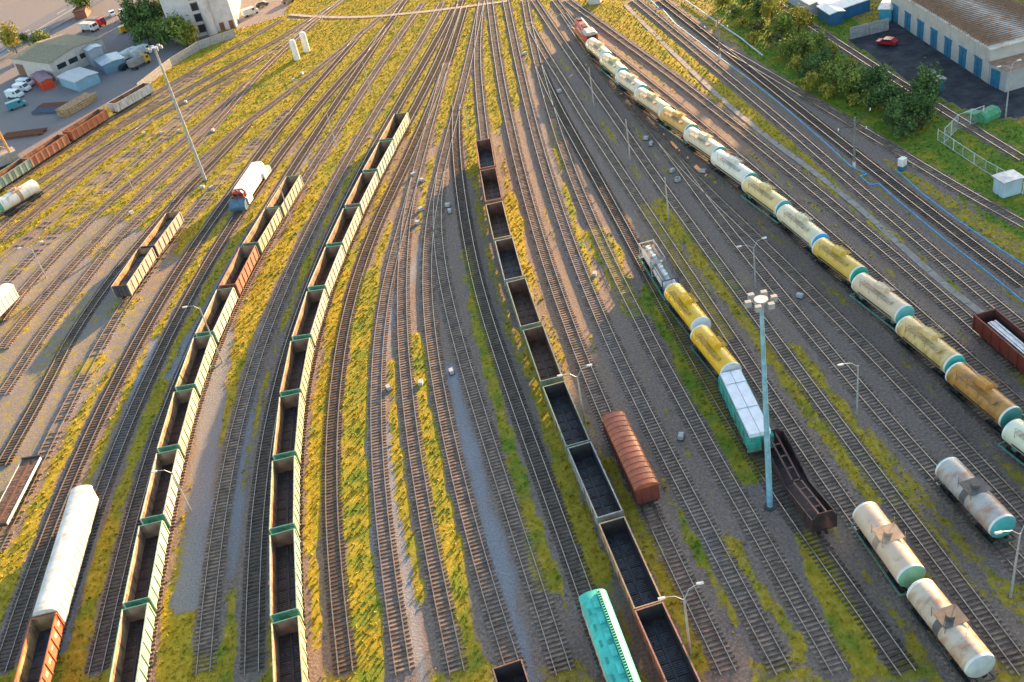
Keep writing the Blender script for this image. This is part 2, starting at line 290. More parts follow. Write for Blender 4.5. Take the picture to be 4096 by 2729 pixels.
# coordinates across and along the sun azimuth, the axes of the added ridge
perp=PX[:,0]*.809-PX[:,1]*.588; along=PX[:,0]*.588+PX[:,1]*.809
nx=len(xs);ny=len(ys)
me=bpy.data.meshes.new('ground'); me.vertices.add(nx*ny); me.vertices.foreach_set('co',np.stack([PX[:,0],PX[:,1],Z],1).ravel().astype(np.float32))
ii=np.arange(nx*ny).reshape(ny,nx); fa=np.stack([ii[:-1,:-1],ii[:-1,1:],ii[1:,1:],ii[1:,:-1]],-1).reshape(-1,4)
me.loops.add(fa.size); me.loops.foreach_set('vertex_index',fa.ravel().astype(np.int32)); me.polygons.add(len(fa)); me.polygons.foreach_set('loop_start',np.arange(0,fa.size,4,dtype=np.int32)); me.update(); me.validate(); me.shade_smooth()
ca=me.color_attributes.new('zone','FLOAT_COLOR','POINT'); ca.data.foreach_set('color',np.stack([grass,green,grey,np.where(asph,1.,np.where(dT<1.9,.5,0))],1).ravel().astype(np.float32))
gm=bpy.data.materials.new('ground'); gm.use_nodes=True; n=gm.node_tree; N=n.nodes; LK=n.links.new; bs=N['Principled BSDF']; bs.inputs['Roughness'].default_value=.95; bs.inputs['Specular IOR Level'].default_value=.15
at=N.new('ShaderNodeAttribute'); at.attribute_name='zone'; sp=N.new('ShaderNodeSeparateColor'); LK(at.outputs['Color'],sp.inputs[0])
tc=N.new('ShaderNodeTexCoord')
def noise(s,d=8,r=.6):
    x=N.new('ShaderNodeTexNoise'); x.inputs['Scale'].default_value=s; x.inputs['Detail'].default_value=d; x.inputs['Roughness'].default_value=r; LK(tc.outputs['Object'],x.inputs[0]); return x.outputs[0]
def ramp(i,*st):
    r=N.new('ShaderNodeValToRGB'); e=r.color_ramp.elements
    while len(e)<len(st): e.new(.5)
    for k,(p,c) in enumerate(st): e[k].position=p; e[k].color=tuple(c)+(1,)
    LK(i,r.inputs[0]); return r.outputs[0]
def mix(fac,a,b):
    m=N.new('ShaderNodeMixRGB'); LK(fac,m.inputs[0]); LK(a,m.inputs[1]); LK(b,m.inputs[2]); return m.outputs[0]
def mth(op,a,b):
    m=N.new('ShaderNodeMath'); m.operation=op; m.use_clamp=(op=='MULTIPLY_ADD')
    for i,v in enumerate((a,b)):
        if isinstance(v,(int,float)): m.inputs[i].default_value=v
        else: LK(v,m.inputs[i])
    return m.outputs[0]
brown=ramp(noise(3.,10,.75),(.3,(.085,.055,.04)),(.5,(.22,.155,.115)),(.72,(.40,.30,.23)))
bluegrey=ramp(noise(4.,10,.8),(.3,(.11,.115,.13)),(.5,(.23,.235,.255)),(.72,(.37,.375,.40)))
gravel=mix(sp.outputs[2],brown,bluegrey)
yel=ramp(noise(1.1,10,.75),(.28,(.17,.115,.012)),(.5,(.36,.265,.022)),(.7,(.50,.38,.07)))
grn=ramp(noise(1.3,10,.75),(.3,(.055,.10,.012)),(.5,(.12,.19,.02)),(.72,(.22,.29,.045)))
hue=mth('ADD',sp.outputs[1],mth('MULTIPLY',mth('SUBTRACT',noise(.22,4),.5),1.9)); hr=ramp(hue,(.25,(0,0,0)),(.75,(1,1,1)))
gcol=mix(hr,yel,grn)
gmask=ramp(mth('ADD',sp.outputs[0],mth('MULTIPLY',mth('SUBTRACT',noise(.7,12,.8),.5),2.3)),(.40,(0,0,0)),(.72,(1,1,1)))
base=mix(gmask,gravel,gcol)
aspc=ramp(noise(.35,8,.65),(.35,(.03,.03,.036)),(.55,(.065,.063,.07)),(.75,(.11,.10,.10)))
am=ramp(at.outputs['Alpha'],(.8,(0,0,0)),(.95,(1,1,1)))
LK(mix(am,base,aspc),bs.inputs['Base Color'])
bp=N.new('ShaderNodeBump'); bp.inputs['Strength'].default_value=.8; bp.inputs['Distance'].default_value=.25; LK(noise(2.6,8,.8),bp.inputs['Height']); LK(bp.outputs[0],bs.inputs['Normal'])
me.materials.append(gm); go=bpy.data.objects.new('ground',me); col.objects.link(go); go['kind']='structure'
# hill added unseen outside the frame to keep the right foreground out of the low sun
def PS(p,s,z=0): return (.809*p+.588*s, -.588*p+.809*s, z)
hv=[];hf=[]; pp=np.linspace(-68,120,40); ss=np.linspace(300,470,18)
for s_ in ss:
    for p_ in pp:
        k=min(1,max(0,(p_+66)/9)); b=math.sin(math.pi*min(1,(s_-300)/100)) if s_<350 else max(0,1-(s_-350)/120)
        hv.append(PS(p_,s_,-1+49*min(1,k)**.6*max(0,b)+2.*math.sin(p_*.7+s_*.3)*k*b))
for j in range(len(ss)-1):
    for i in range(len(pp)-1): a=j*len(pp)+i; hf.append((a,a+1,a+len(pp)+1,a+len(pp)))
h=MB(); h.v=hv;h.f=hf; h.build('shade_hill',mat('shade_hill_grass',(.07,.09,.03),.95),kind='structure',smooth=True)
# grass tufts
cand=np.where((grass>.55)&(PX[:,1]<440)&(dT>1.0))[0]; cand=cand[rng.random(len(cand))<.9]; cand=np.repeat(cand,2)
c=PX[cand]+rng.uniform(-.6,.6,(len(cand),2)); a=rng.uniform(0,6.28,len(c)); hh=rng.uniform(.06,.36,len(c))*(.5+grass[cand]*.6); ww=rng.uniform(.1,.3,len(c))
dx=np.cos(a)*ww;dy=np.sin(a)*ww; ln=rng.uniform(-.25,.25,(len(c),2)); z0=Z[cand]-.02
V=np.zeros((len(c),3,3),np.float32); V[:,0]=np.stack([c[:,0]-dx,c[:,1]-dy,z0],1); V[:,1]=np.stack([c[:,0]+dx,c[:,1]+dy,z0],1); V[:,2]=np.stack([c[:,0]+ln[:,0],c[:,1]+ln[:,1],z0+hh],1)
gme=bpy.data.meshes.new('grass'); m3=len(c)*3; gme.vertices.add(m3); gme.vertices.foreach_set('co',V.ravel()); gme.loops.add(m3); gme.loops.foreach_set('vertex_index',np.arange(m3,dtype=np.int32)); gme.polygons.add(len(c)); gme.polygons.foreach_set('loop_start',np.arange(0,m3,3,dtype=np.int32)); gme.update()
za=gme.color_attributes.new('zone','FLOAT_COLOR','POINT'); za.data.foreach_set('color',np.repeat(np.stack([np.ones(len(c)),green[cand],grey[cand],np.zeros(len(c))],1),3,axis=0).ravel().astype(np.float32)); gme.materials.append(gm)
gr=bpy.data.objects.new('grass',gme); col.objects.link(gr); gr['kind']='stuff'; gr['label']='yellow green grass growing between the tracks'; gr['category']='grass'
# ---------------- rolling stock ----------------
def bogies(L,t,z=1.05):
    for sx in(-1,1):
        mb=MB(); x=sx*(L/2-2.0)
        for w in(-.92,.92):
            for y in(-.76,.76): mb.tube((x+w,y-.07,.87),(x+w,y+.07,.87),.475,n=14)
            mb.tube((x+w,-.95,.87),(x+w,.95,.87),.08)
        for y in(-1.0,1.0): mb.box(x-1.3,x+1.3,y-.1,y+.1,.7,1.0)
        mb.box(x-.3,x+.3,-1,1,.75,1.1); mb.build('bogie',STEEL,t)
        MB().box(min(sx*L/2,sx*(L/2+.6)),max(sx*L/2,sx*(L/2+.6)),-.15,.15,.95,1.2).build('coupler',STEEL,t)
def place(name,label,cat,a,b,L=None,grp=None):
    d=Vector((b.x-a.x,b.y-a.y)); d.normalize(); c=(a+b)/2
    if L: c=Vector((a.x,a.y,0)).to_2d()+d*L/2; c=Vector((c.x,c.y,0))
    return thing(name,label,cat,(c.x,c.y,0),math.atan2(d.y,d.x),grp)
def gondola(label,a,b,out,inn,flr,grp=None,load=None,end=None,L=12.7,marks=False):
    t=place('gondola_wagon',label,'wagon',a,b,None if (b-a).length<14 else L,grp)
    mo=mat('wagon_paint',out,.6,0,.18,.8,RUST,.28); mi=mat('wagon_inside',inn,.8,0,.35,.7,(.05,.035,.03),.35); mf=mat('wagon_floor',flr,.55,0,.5,1.1,(.10,.045,.02),.4); me_=mat('wagon_paint',end or out,.6,0,.18,.8,RUST,.25)
    for s in(-1,1):
        mb=MB().box(-L/2,L/2,*sorted((s*1.44,s*1.5)),1.25,3.4); mb.box(-L/2-.04,L/2+.04,*sorted((s*1.4,s*1.55)),3.4,3.5)
        for i in range(8): x=-L/2+.1+i*(L-.2)/7; mb.box(x-.09,x+.09,*sorted((s*1.502,s*1.62)),1.2,3.39)
        sw=mb.build('side_wall',mo,t)
        MB().box(-L/2+.07,L/2-.07,*sorted((s*1.40,s*1.436)),1.28,3.38).build('inner_lining',mi,sw)
        ew=MB(); x=s*L/2
        ew.box(*sorted((x-s*.06,x)),-1.438,1.438,1.25,3.4); ew.box(*sorted((x-s*.08,x+s*.06)),-1.39,1.39,3.4,3.49)
        for z in(1.7,2.3,2.9): ew.box(*sorted((x+s*.002,x+s*.09)),-1.4,1.4,z,z+.12)
        for y in(-.7,.0,.7): ew.box(*sorted((x+s*.002,x+s*.12)),y-.06,y+.06,1.3,3.38)
        e=ew.build('end_wall',me_,t); MB().box(*sorted((x-s*.065,x-s*.10)),-1.39,1.39,1.28,3.39).build('inner_lining',mi,e)
    mb=MB().box(-L/2,L/2,-1.43,1.43,1.1,1.24)
    for i in range(1,7): x=-L/2+i*L/7; mb.box(x-.08,x+.08,-1.38,1.38,1.242,1.33)
    mb.box(-L/2+.1,L/2-.1,-.12,.12,1.243,1.36); fl=mb.build('floor',mf,t)
    if not load:
        mb=MB()
        for i in range(7):
            for y0,y1 in((-1.28,-.22),(.22,1.28)):
                for k in range(6): x=-L/2+(i+.15+k*.13)*L/7; mb.box(x,x+.11,y0,y1,1.244,1.30)
        mb.build('hatches',mat('hatch_steel',tuple(v*1.5+.03 for v in flr),.4,.3,.5,1.3,(.10,.045,.02),.4),fl)
    MB().box(-L/2,L/2,-.25,.25,.8,1.09).build('underframe',STEEL,t); bogies(L,t)
    if marks:
        mb=MB(); r=random.Random(4)
        for i in range(7):
            x=-L/2+.5+i*L/7
            for k in range(3): mb.box(x+k*.25,x+k*.25+.15,1.503,1.512,2.2+r.random()*.4,2.75)
        mb.build('lettering',WHITE,t)
    return t
ordn=['first','second','third','fourth','fifth','sixth','seventh','eighth','ninth','tenth','eleventh','twelfth','thirteenth','fourteenth']
PG=(.55,.58,.44);GRN=(.08,.25,.18);BR=(.22,.10,.055);DK=(.09,.07,.06)
cb=[PG,(.45,.58,.5),(.62,.58,.47),PG,(.66,.62,.5),(.6,.56,.42),(.52,.5,.33),(.5,.55,.36),(.46,.56,.36),(.4,.55,.42),(.6,.56,.33)]
for i,(a,b) in enumerate(GB): gondola('pale green gondola, %s from the far end of the middle train'%ordn[i],a,b,cb[i],(.33,.19,.11),(.06,.05,.045) if i>4 else (.12,.06,.04),'empty gondolas in the long middle train',end=GRN if i!=2 else (.2,.2,.18))
ca_=[(.5,.47,.36),(.55,.5,.34),(.42,.17,.12),(.62,.62,.5),(.5,.6,.42),(.6,.58,.38),(.62,.58,.48),(.45,.62,.45),(.42,.6,.42)]
for i,(a,b) in enumerate(GA): gondola(('red-brown' if i==2 else 'pale cream-green')+' gondola, %s from the far end of the left train'%ordn[i],a,b,ca_[i],(.40,.25,.15),(.07,.05,.045),'empty gondolas in the left train',end=GRN if i!=2 else (.2,.07,.05))
cc=[(.3,.14,.09),(.26,.13,.09),(.35,.3,.18),(.3,.3,.28),(.22,.27,.2),(.16,.22,.15),(.2,.25,.18),(.28,.3,.28),(.4,.28,.17),(.33,.16,.12)]
for i,(a,b) in enumerate(GC): gondola('dark hatched-floor gondola, %s from the far end of the right train'%ordn[i],a,b,cc[i],(.21,.10,.065) if i<6 else (.05,.045,.045),(.10,.055,.035) if i in(1,2,4,5) else (.05,.06,.07),'empty gondolas in the right train')
# coal gondolas
for i,(p,l) in enumerate((([(1490,380),(1620,368),(1250,695),(1375,685)],'far coal-filled gondola with tan sides, grass beside it'),([(1230,705),(1370,692),(990,1048),(1132,1040)],'near coal-filled gondola with dark grey end wall facing the camera'))):
    a,b=mid4((0,680),*p); t=gondola(l,a,b,(.50,.38,.30),(.45,.25,.12),(.05,.05,.05),'coal gondolas on the left',load=1,end=(.06,.065,.075))
    v=[];fc=[];nx_,ny_=48,14
    for i_ in range(nx_):
        for j in range(ny_):
            x=-6.2+12.4*i_/(nx_-1); y=-1.38+2.76*j/(ny_-1); ed=min(1,(6.2-abs(x))/1.5)*min(1,(1.38-abs(y))/.9)
            v.append((x,y,2.35+.5*ed*(.8+.25*math.sin(x*1.3))+rnd.uniform(-.07,.07)))
    for i_ in range(nx_-1):
        for j in range(ny_-1): k=i_*ny_+j; fc.append((k,k+ny_,k+ny_+1,k+1))
    m=MB();m.v=v;m.f=fc; o=m.build('coal_heap',mat('coal',(.035,.036,.042),.6,0,.6,3)); o.location=t.location; o.rotation_euler=t.rotation_euler; tag(o,'heap of black coal lying in the %s'%('far coal gondola' if i==0 else 'near coal gondola with dark end wall'),'coal','coal loads')
# upper-left gondolas
tr=TWS['t1']
def on(k,px,L):
    P=TWS[k]; c=G(*px); i=int(np.argmin(np.hypot(P[:,0]-c.x,P[:,1]-c.y))); i=min(max(i,2),len(P)-3); d,_=lin(P,i)
    j0=max(0,i-8);j1=min(len(P)-1,i+8); d=P[j1]-P[j0]; d/=np.linalg.norm(d); p=P[i]
    return Vector((p[0]-d[0]*L/2,p[1]-d[1]*L/2,0)),Vector((p[0]+d[0]*L/2,p[1]+d[1]*L/2,0))
for px,o_,l in(((478,417),(.5,.5,.48),'grey weathered gondola with orange inside, last in the line beside the timber yard'),((340,532),(.36,.13,.07),'rust-red gondola coupled behind the grey one beside the timber yard'),((190,636),(.38,.15,.09),'rust-red gondola just right of the yellow crane base'),((40,738),(.25,.33,.28),'green peeling gondola at the left edge below the crane')):
    a,b=on('t1',px,12.7); gondola(l,a,b,o_,(.36,.15,.07),(.06,.05,.045),'gondolas beside the timber yard')
a,b=mid4((0,2029),(262,1035),(500,975),(60,1780),(330,1740)); gondola('orange-red gondola with steel plates inside, coupled to the white boxcar',a,b,(.5,.14,.07),(.42,.26,.12),(.06,.07,.085),load=1,marks=True)
a=(G(2671-700,2672,3.48)+G(2084,2640,3.48))/2; P=TWS['t22']; d,_=lin(P,len(P)-12); b=a+Vector((d[0]*12.7,d[1]*12.7,0)); gondola('dark brown gondola corner at the bottom edge left of the turquoise wagon',a,b,(.2,.13,.1),(.05,.04,.04),(.05,.05,.05))
a=(ends((3072,680),[(1850,1300)],3.48)[0]+ends((3072,680),[(2035,1240)],3.48)[0])/2; P=TWS['t36']; d,_=lin(P,len(P)-30); b=a+Vector((d[0]*12.7,d[1]*12.7,0))
t=gondola('brick-red gondola with grey metal profiles at the right edge',a,b,(.22,.04,.025),(.12,.035,.025),(.06,.03,.03),load=1,marks=True)
mb=MB()
for k in range(4): mb.box(-4.8,6,-.6+k*.3,-.32+k*.3,1.4,2.9+.06*(k%2))
o=mb.build('metal_bundle',mat('aluminium',(.5,.52,.54),.4,.3)); o.location=t.location;o.rotation_euler=t.rotation_euler; tag(o,'bundle of grey metal profiles lying in the red gondola','cargo')
# tank wagons
def tank(label,a,b,colr,cap,grp=None,style=0,cz=3.1,r=1.5,grime=None,frame=(.05,.06,.055)):
    Lb=min(max((b-a).length+.1,9.5),11.5); t=place('tank_wagon',label,'tank wagon',a,b,None,grp)
    mt=mat('tank_paint',colr,.38,0,.1,.5,grime or (.3,.17,.07),.12 if not grime else .42)
    h=Lb/2; MB().lathe_x([(-h,r*.97),(-h+.25,r),(-h+2,r),(h-2,r),(h-.25,r),(h,r*.97)],cz,32).build('barrel',mt,t,True)
    for s in(-1,1):
        rim=MB().lathe_x([(s*h,r*.97),(s*(h+.18),r*.86),(s*(h+.30),r*.6),(s*(h+.34),.05)] if s>0 else [(-h-.34,.05),(-h-.30,r*.6),(-h-.18,r*.86),(-h,r*.97)],cz,32).build('end_cap',mat('cap_paint',cap,.5,0,.15,1,(.3,.25,.2),.1),t,True)
        MB().lathe_x([(s*(h-.3),r*1.004),(s*(h-.02),r*.985)] if s>0 else [(-h+.02,r*.985),(-h+.3,r*1.004)],cz,32).build('white_band',WHITE,t,True)
        if style==0:
            z0=cz-.35; MB().prism([(s*r*1.012*math.cos(q_),cz+r*1.012*math.sin(q_)) for q_ in (-.30,-.2,-.1)]+[(s*r*.98*math.cos(q_),cz+r*.98*math.sin(q_)) for q_ in (-.1,-.2,-.30)],-h+1.6,h-.8).build('dark_stripe',mat('stripe',(.05,.05,.05)),t)
    acc=mat('walkway',tuple(v*.62 for v in colr),.7,0,.3,2,RUST,.3)
    if style==0:
        mb=MB().box(-3.2,3.2,-1.35,-.6,cz+1.36,cz+1.42); mb.box(-1.5,1.0,.6,1.35,cz+1.36,cz+1.42)
        for y in(-1.35,1.35):
            for x in(-3.1,-1.2,.8) if y<0 else(-1.4,.9): mb.tube((x,y,cz+.7),(x,y,cz+2.1),.03,n=5)
            mb.tube((-3.1 if y<0 else -1.4,y,cz+2.1),(.9,y,cz+2.1),.03,n=5)
        mb.build('walkway',acc,t)
        MB().prism([(-.6,cz+1.44),(.6,cz+1.44),(.6,cz+1.85),(.35,cz+2.1),(-.35,cz+2.1),(-.6,cz+1.85)],-1.1,.9).build('hatch_housing',mat('tank_paint',tuple(min(1,v*1.05) for v in colr)),t)
        mb=MB()
        for y in(-.3,.3): mb.tube((-1.1+y,1.62,1.0),(-1.1+y,1.62,cz+.6),.03,n=5)
        for k in range(8): mb.tube((-1.4,1.62,1.1+k*.3),(-.8,1.62,1.1+k*.3),.02,n=5)
        mb.build('ladder',acc,t)
    else:
        g=mat('grimy_steel',(.13,.11,.10) if style==2 else (.40,.28,.19),.7)
        mb=MB().box(-1.1,1.1,-1.25,1.25,cz+1.46,cz+1.52)
        for x in(-1.1,1.1):
            for y in(-1.25,1.25): mb.tube((x,y,cz+.9),(x,y,cz+2.3),.035,n=5)
        for z in(1.9,2.3): mb.tube((-1.1,-1.25,cz+z),(1.1,-1.25,cz+z),.03,n=5)
        mb.build('platform',g,t); MB().tube((0,0,cz+1.4),(0,0,cz+1.85),.42,n=16).tube((0,0,cz+1.851),(0,0,cz+1.93),.5,n=16).build('hatch',g,t)
        MB().lathe_x([(-.45,r*1.012),(.45,r*1.012)],cz,32).build('saddle_band',g,t,True)
    mb=MB().box(-h-.5,h+.5,-.3,.3,1.0,1.35)
    for y in(-1.35,1.35): mb.box(-h-.4,h+.4,y-.07,y+.07,1.05,1.25)
    for x in(-h-.4,h+.3): mb.box(x,x+.12,-1.28,1.28,1.04,1.3)
    for x in(-h+1.4,h-1.4): mb.box(x-.3,x+.3,-.9,.9,1.351,cz-r*.72)
    mb.build('frame',mat('frame_paint',frame),t); bogies(2*h+.8,t); return t
CR=(.66,.55,.36);TE=(.08,.37,.30);spec=[(CR,TE,None),((.66,.56,.34),TE,None),((.68,.58,.42),TE,None),((.66,.5,.3),(.6,.36,.13),None),((.62,.36,.11),(.08,.30,.25),None),((.66,.55,.38),TE,None),((.72,.66,.54),(.03,.32,.2),None),((.7,.52,.24),TE,None),((.68,.58,.38),(.06,.38,.62),None),((.66,.42,.08),(.02,.33,.2),None),((.68,.50,.33),(.14,.42,.38),None),((.68,.48,.2),(.04,.40,.32),(.36,.2,.04)),((.50,.23,.045),(.04,.2,.17),(.2,.1,.04)),((.72,.68,.5),(.05,.2,.2),None)]
nm=['cream','cream','cream','ochre-cream','orange','cream','white','yellow-cream','pale cream with blue end','golden yellow','peach','grimy yellow','dirty orange','pale ivory']
for i,(a,b) in enumerate(TK): tank('%s tank wagon, %s behind the red locomotive'%(nm[i],ordn[i]),a,b,*spec[i][:2],'tank wagons behind the red locomotive',0,grime=spec[i][2],frame=(.1,.25,.21) if i%3==1 else (.045,.045,.045))
e=ends((2048,680),((1440,1015),(1690,1325)),4.6); tank('bright yellow tank wagon coupled to the tank containers',*e,(.75,.42,.02),(.62,.62,.6),'bright yellow tank wagons',frame=(.06,.16,.12))
e=ends((2048,680),((1680,1392),(1960,1735)),4.6); tank('bright yellow tank wagon with sooty end next to the white-wrapped load',*e,(.75,.42,.02),(.5,.5,.48),'bright yellow tank wagons',frame=(.06,.16,.12))
e=ends((3350,1950),((130,68),(345,362)),4.6,1.1508); tank('peach tank wagon with yellow panel and green end at lower right',*e,(.66,.47,.33),(.16,.36,.23),None,1,grime=None,frame=(.1,.2,.15))
e=ends((3350,1950),((385,425),(665,775)),4.6,1.1508); t=tank('beige tank wagon with rust streaks nearest the lower right corner',*e,(.58,.47,.36),(.42,.47,.48),None,2,grime=(.4,.2,.1))
e=[ends((3072,1360),[(1615,1055)],4.6)[0],G(4017,2066,4.6)]; tank('grey rusty tank wagon with black streak on top near right edge',*e,(.44,.41,.38),(.05,.33,.34),None,2,grime=(.38,.17,.09))
e=[G(112,727,4.6),G(0,792,4.6)]; tank('white tank wagon with rusty platform at the left edge',*e,(.75,.7,.62),(.08,.3,.2),None,1)
# box cars
def boxcar(name,label,a,b,L,wall,roof,end,prof,pitch=1.0,w=1.42,zt=3.6):
    t=place(name,label,'wagon',a,b,L); mw=mat('wagon_paint',wall,.6,0,.15,.8,RUST,.2); mr=mat('roof_paint',roof,.5,0,.18,.7,tuple(v*.55 for v in roof),.3); me_=mat('wagon_paint',end,.6,0,.2,.8)
    for s in(-1,1):
        mb=MB().box(-L/2,L/2,*sorted((s*(w-.06),s*w)),1.2,zt)
        for i in range(int(L/1.3)): x=-L/2+.3+i*1.3; mb.box(x,x+.1,*sorted((s*(w+.001),s*(w+.06))),1.25,zt-.05)
        mb.build('side_wall',mw,t)
        e=MB().prism([(-w+.07,1.2),(w-.07,1.2)]+[(y*.94,z-.03) for y,z in prof],*sorted((s*(L/2-.06),s*L/2)))
        for y in(-.6,.6): e.box(*sorted((s*(L/2+.001),s*(L/2+.08))),y-.07,y+.07,1.3,zt)
        e.build('end_wall',me_,t)
    rf=MB().prism([(w+.08,zt)]+prof+[(-w-.08,zt)],-L/2-.1,L/2+.1).build('roof',mr,t,True)
    if pitch:
        mb=MB()
        for i in range(int(L/pitch)+1):
            x=-L/2+i*pitch; mb.prism([(y*1.012,z+.045) for y,z in prof]+[(y*.99,z-.02) for y,z in prof[::-1]],x-.035,x+.035)
        mb.build('roof_ribs',mat('roof_paint',tuple(v*.8 for v in roof)),rf)
    MB().box(-L/2,L/2,-1.2,1.2,.95,1.19).build('underframe',STEEL,t); bogies(L,t); return t
arc=[(1.45*math.cos(a_),3.62+.62*math.sin(a_)) for a_ in np.linspace(.08,math.pi-.08,11)]
e=ends((2048,1360),((805,690),(1000,650),(1105,1335),(1305,1280)),3.75); boxcar('covered_wagon','rust-red covered wagon with ribbed arched roof',(e[0]+e[1])/2,(e[2]+e[3])/2,((e[2]+e[3])/2-(e[0]+e[1])/2).length,(.17,.045,.03),(.40,.10,.045),(.2,.05,.035),arc,1.0)
e=[G(322,1952,3.9),G(175,2445,3.9)]; boxcar('covered_wagon','white covered wagon with long streaked roof at lower left',e[0],e[1],(e[1]-e[0]).length,(.7,.66,.58),(.72,.67,.6),(.35,.3,.28),arc,0)
a=(ends((2048,2029),[(595,820)],3.7)[0]+ends((2048,2029),[(845,745)],3.7)[0])/2; b=(ends((2048,2029),[(850,1568)],3.7)[0]+ends((2048,2029),[(1165,1568)],3.7)[0])/2
t=boxcar('hopper_wagon','turquoise closed hopper wagon with roof hatches at the bottom edge',a,b,17.,(.62,.6,.52),(.06,.52,.42),(.06,.5,.4),arc,0)
mb1=MB();mb2=MB();mb3=MB()
for i in range(8):
    x=-7.6+i*2.1; mb1.box(x,x+1.4,-.3,.3,4.22,4.36); mb3.box(x+1.1,x+1.9,-1.05,-.75,3.98,4.15)
mb1.build('hatch_covers',mat('roof_paint',(.08,.56,.46)),t); mb3.build('vents',mat('vent_paint',(.03,.3,.25)),t)
for i in range(48): mb2.box(-8.2+i*.34,-8.02+i*.34,.45,.72,4.26,4.31)
for y in(.43,.74): mb2.box(-8.3,8.3,y-.02,y+.02,4.3,4.62)
mb2.build('walkway',mat('vent_paint',(.03,.3,.25)),t)
a,b=on('t6',(-20,1290),14.); a=G(25,1140,3.9); d=(on('t6',(40,1130),10)); v=(d[1]-d[0]).normalized(); 
if v.y>0: v=-v
boxcar('covered_wagon','white covered wagon end at the left edge',a,a+v*14,14.,(.7,.66,.58),(.72,.67,.6),(.72,.68,.6),arc,0)
# flat wagon
e=[ends((0,1360),[(280,1060)],1.35)[0],ends((0,1360),[(20,1560)],1.35)[0]]; t=place('flat_wagon','empty flat wagon with plank deck and pale side rail','wagon',e[0],e[1],13.3)
mb=MB(); pl=mat('old_planks',(.17,.10,.07),.85,0,.5,2)
for i in range(58): mb.box(-6.6+i*.228,-6.6+i*.228+.2,-1.35,1.35,1.25,1.33+rnd.uniform(-.01,.02))
mb.build('deck',pl,t); MB().box(-6.6,6.6,1.36,1.45,1.0,1.42).box(-6.6,6.6,-1.45,-1.36,1.0,1.42).build('side_rail',mat('pale_paint',(.5,.55,.58)),t); MB().box(-6.85,-6.62,-1.45,1.45,1.0,1.6).box(6.62,6.85,-1.45,1.45,1.0,1.6).build('end_beam',STEEL,t)
MB().box(-6.5,6.5,-.18,.18,1.336,1.39).build('centre_plate',mat('rust',RUST),t); bogies(13,t)
# container wagon
e=ends((2500,900),((225,180),(345,365),(350,370),(470,565)),4.0,2.636); t=place('flat_wagon','green container flat wagon under two tank containers','wagon',e[0],e[3],None); GW=mat('green_frame',(.05,.22,.17)); MB().box(-6.9,6.9,-.4,.4,1.0,1.3).box(-6.9,6.9,1.2,1.4,1.0,1.25).box(-6.9,6.9,-1.4,-1.2,1.0,1.25).box(-6.9,-6.7,-1.19,1.19,1.01,1.28).box(6.7,6.9,-1.19,1.19,1.01,1.28).build('frame',GW,t); bogies(13.4,t)
for (a,b,l,fc) in((e[0],e[1],'rust-stained tank container with grey frame, far one on the green flat wagon',(.4,.38,.35)),(e[2],e[3],'white tank container in blue frame, beside the bright yellow tank',(.03,.07,.16))):
    k=place('tank_container',l,'tank container',a,b,None,'tank containers on the flat wagon'); mb=MB()
    for x in(-3.0,3.0):
        for y in(-1.2,1.2): mb.box(x-.08,x+.08,y-.08,y+.08,1.3,4.0)
        for z in(1.3,3.85): mb.box(x-.08,x+.08,-1.11,1.11,z,z+.14)
    for y in(-1.2,1.2): mb.box(-2.91,2.91,y-.05,y+.05,3.87,3.98)
    mb.build('frame',mat('container_frame',fc),k); MB().lathe_x([(-2.85,.5),(-2.7,.95),(-2.4,1.1),(2.4,1.1),(2.7,.95),(2.85,.5)],2.5,24).build('barrel',mat('container_tank',(.6,.58,.54),.5,0,.15,1,RUST,.2),k,True)
    MB().box(-2.6,2.6,.35,.85,3.62,3.67).box(-2.6,2.6,-.85,-.45,3.62,3.67).build('walkway',mat('grid',(.16,.14,.13)),k); MB().tube((-1.2,0,3.55),(-1.2,0,3.8),.28).tube((1,0,3.55),(1,0,3.8),.28).build('hatches',WHITE,k)
# teal gondola
a=ends((2700,1250),[(580,625)],3.9,2.636)[0]; b=ends((2048,1360),[(2225,840)],3.9)[0]; L=(b-a).length; t=gondola('turquoise gondola carrying white-wrapped timber packs',a,b,(.05,.36,.29),(.2,.09,.05),(.1,.08,.05),load=1,L=min(L,13.4)); t['label']='turquoise gondola carrying white-wrapped packs'
r0=(b-a).normalized()
for i in range(5):
    for y in(-1,1):
        o=MB().box(-1.2,1.2,-.64,.64,1.4,3.95+.08*((i+y)%2)); o=o.build('wrapped_pack',mat('white_wrap',(.72,.72,.75),.35,0,.1,1.2)); o.location=(t.location.x+r0.x*(-5.0+i*2.5)+r0.y*-y*.67,t.location.y+r0.y*(-5.0+i*2.5)+r0.x*y*.67,0); o.rotation_euler=t.rotation_euler
        tag(o,'white pack in the turquoise gondola, %s from the yellow tank, %s side'%(ordn[i],'right' if y<0 else 'left'),'cargo pack','white-wrapped packs')
# transporter frame
e=ends((2900,1600),((275,178),(595,672)),3.7,1.494); t=place('well_wagon','dark brown steel transporter wagon with sloping inner frames','wagon',e[0],e[1],None); DB=mat('dark_brown_steel',(.05,.03,.03),.6,0,.4,1,(.16,.07,.05),.3); L=(e[1]-e[0]).length; h=L/2
for s in(-1,1):
    MB().prismy([(-h,1.0),(h,1.0),(h,3.0),(h-2,2.6),(0,1.5),(-h+2,3.2),(-h,3.4)],*sorted((s*1.35,s*1.45))).build('side_plate',DB,t); MB().prism([(-1.34,1.0),(1.34,1.0),(1.34,3.0),(.8,3.7),(-.8,3.7),(-1.34,3.0)],*sorted((s*h,s*(h-.1)))).build('end_plate',DB,t)
mb=MB()
for y in(-.45,.45):
    for s in(-1,1): mb.prismy([(s*(h-.12),3.3),(s*.2,2.0),(s*.2,1.75),(s*(h-.12),3.05)][::s],y-.09,y+.09)
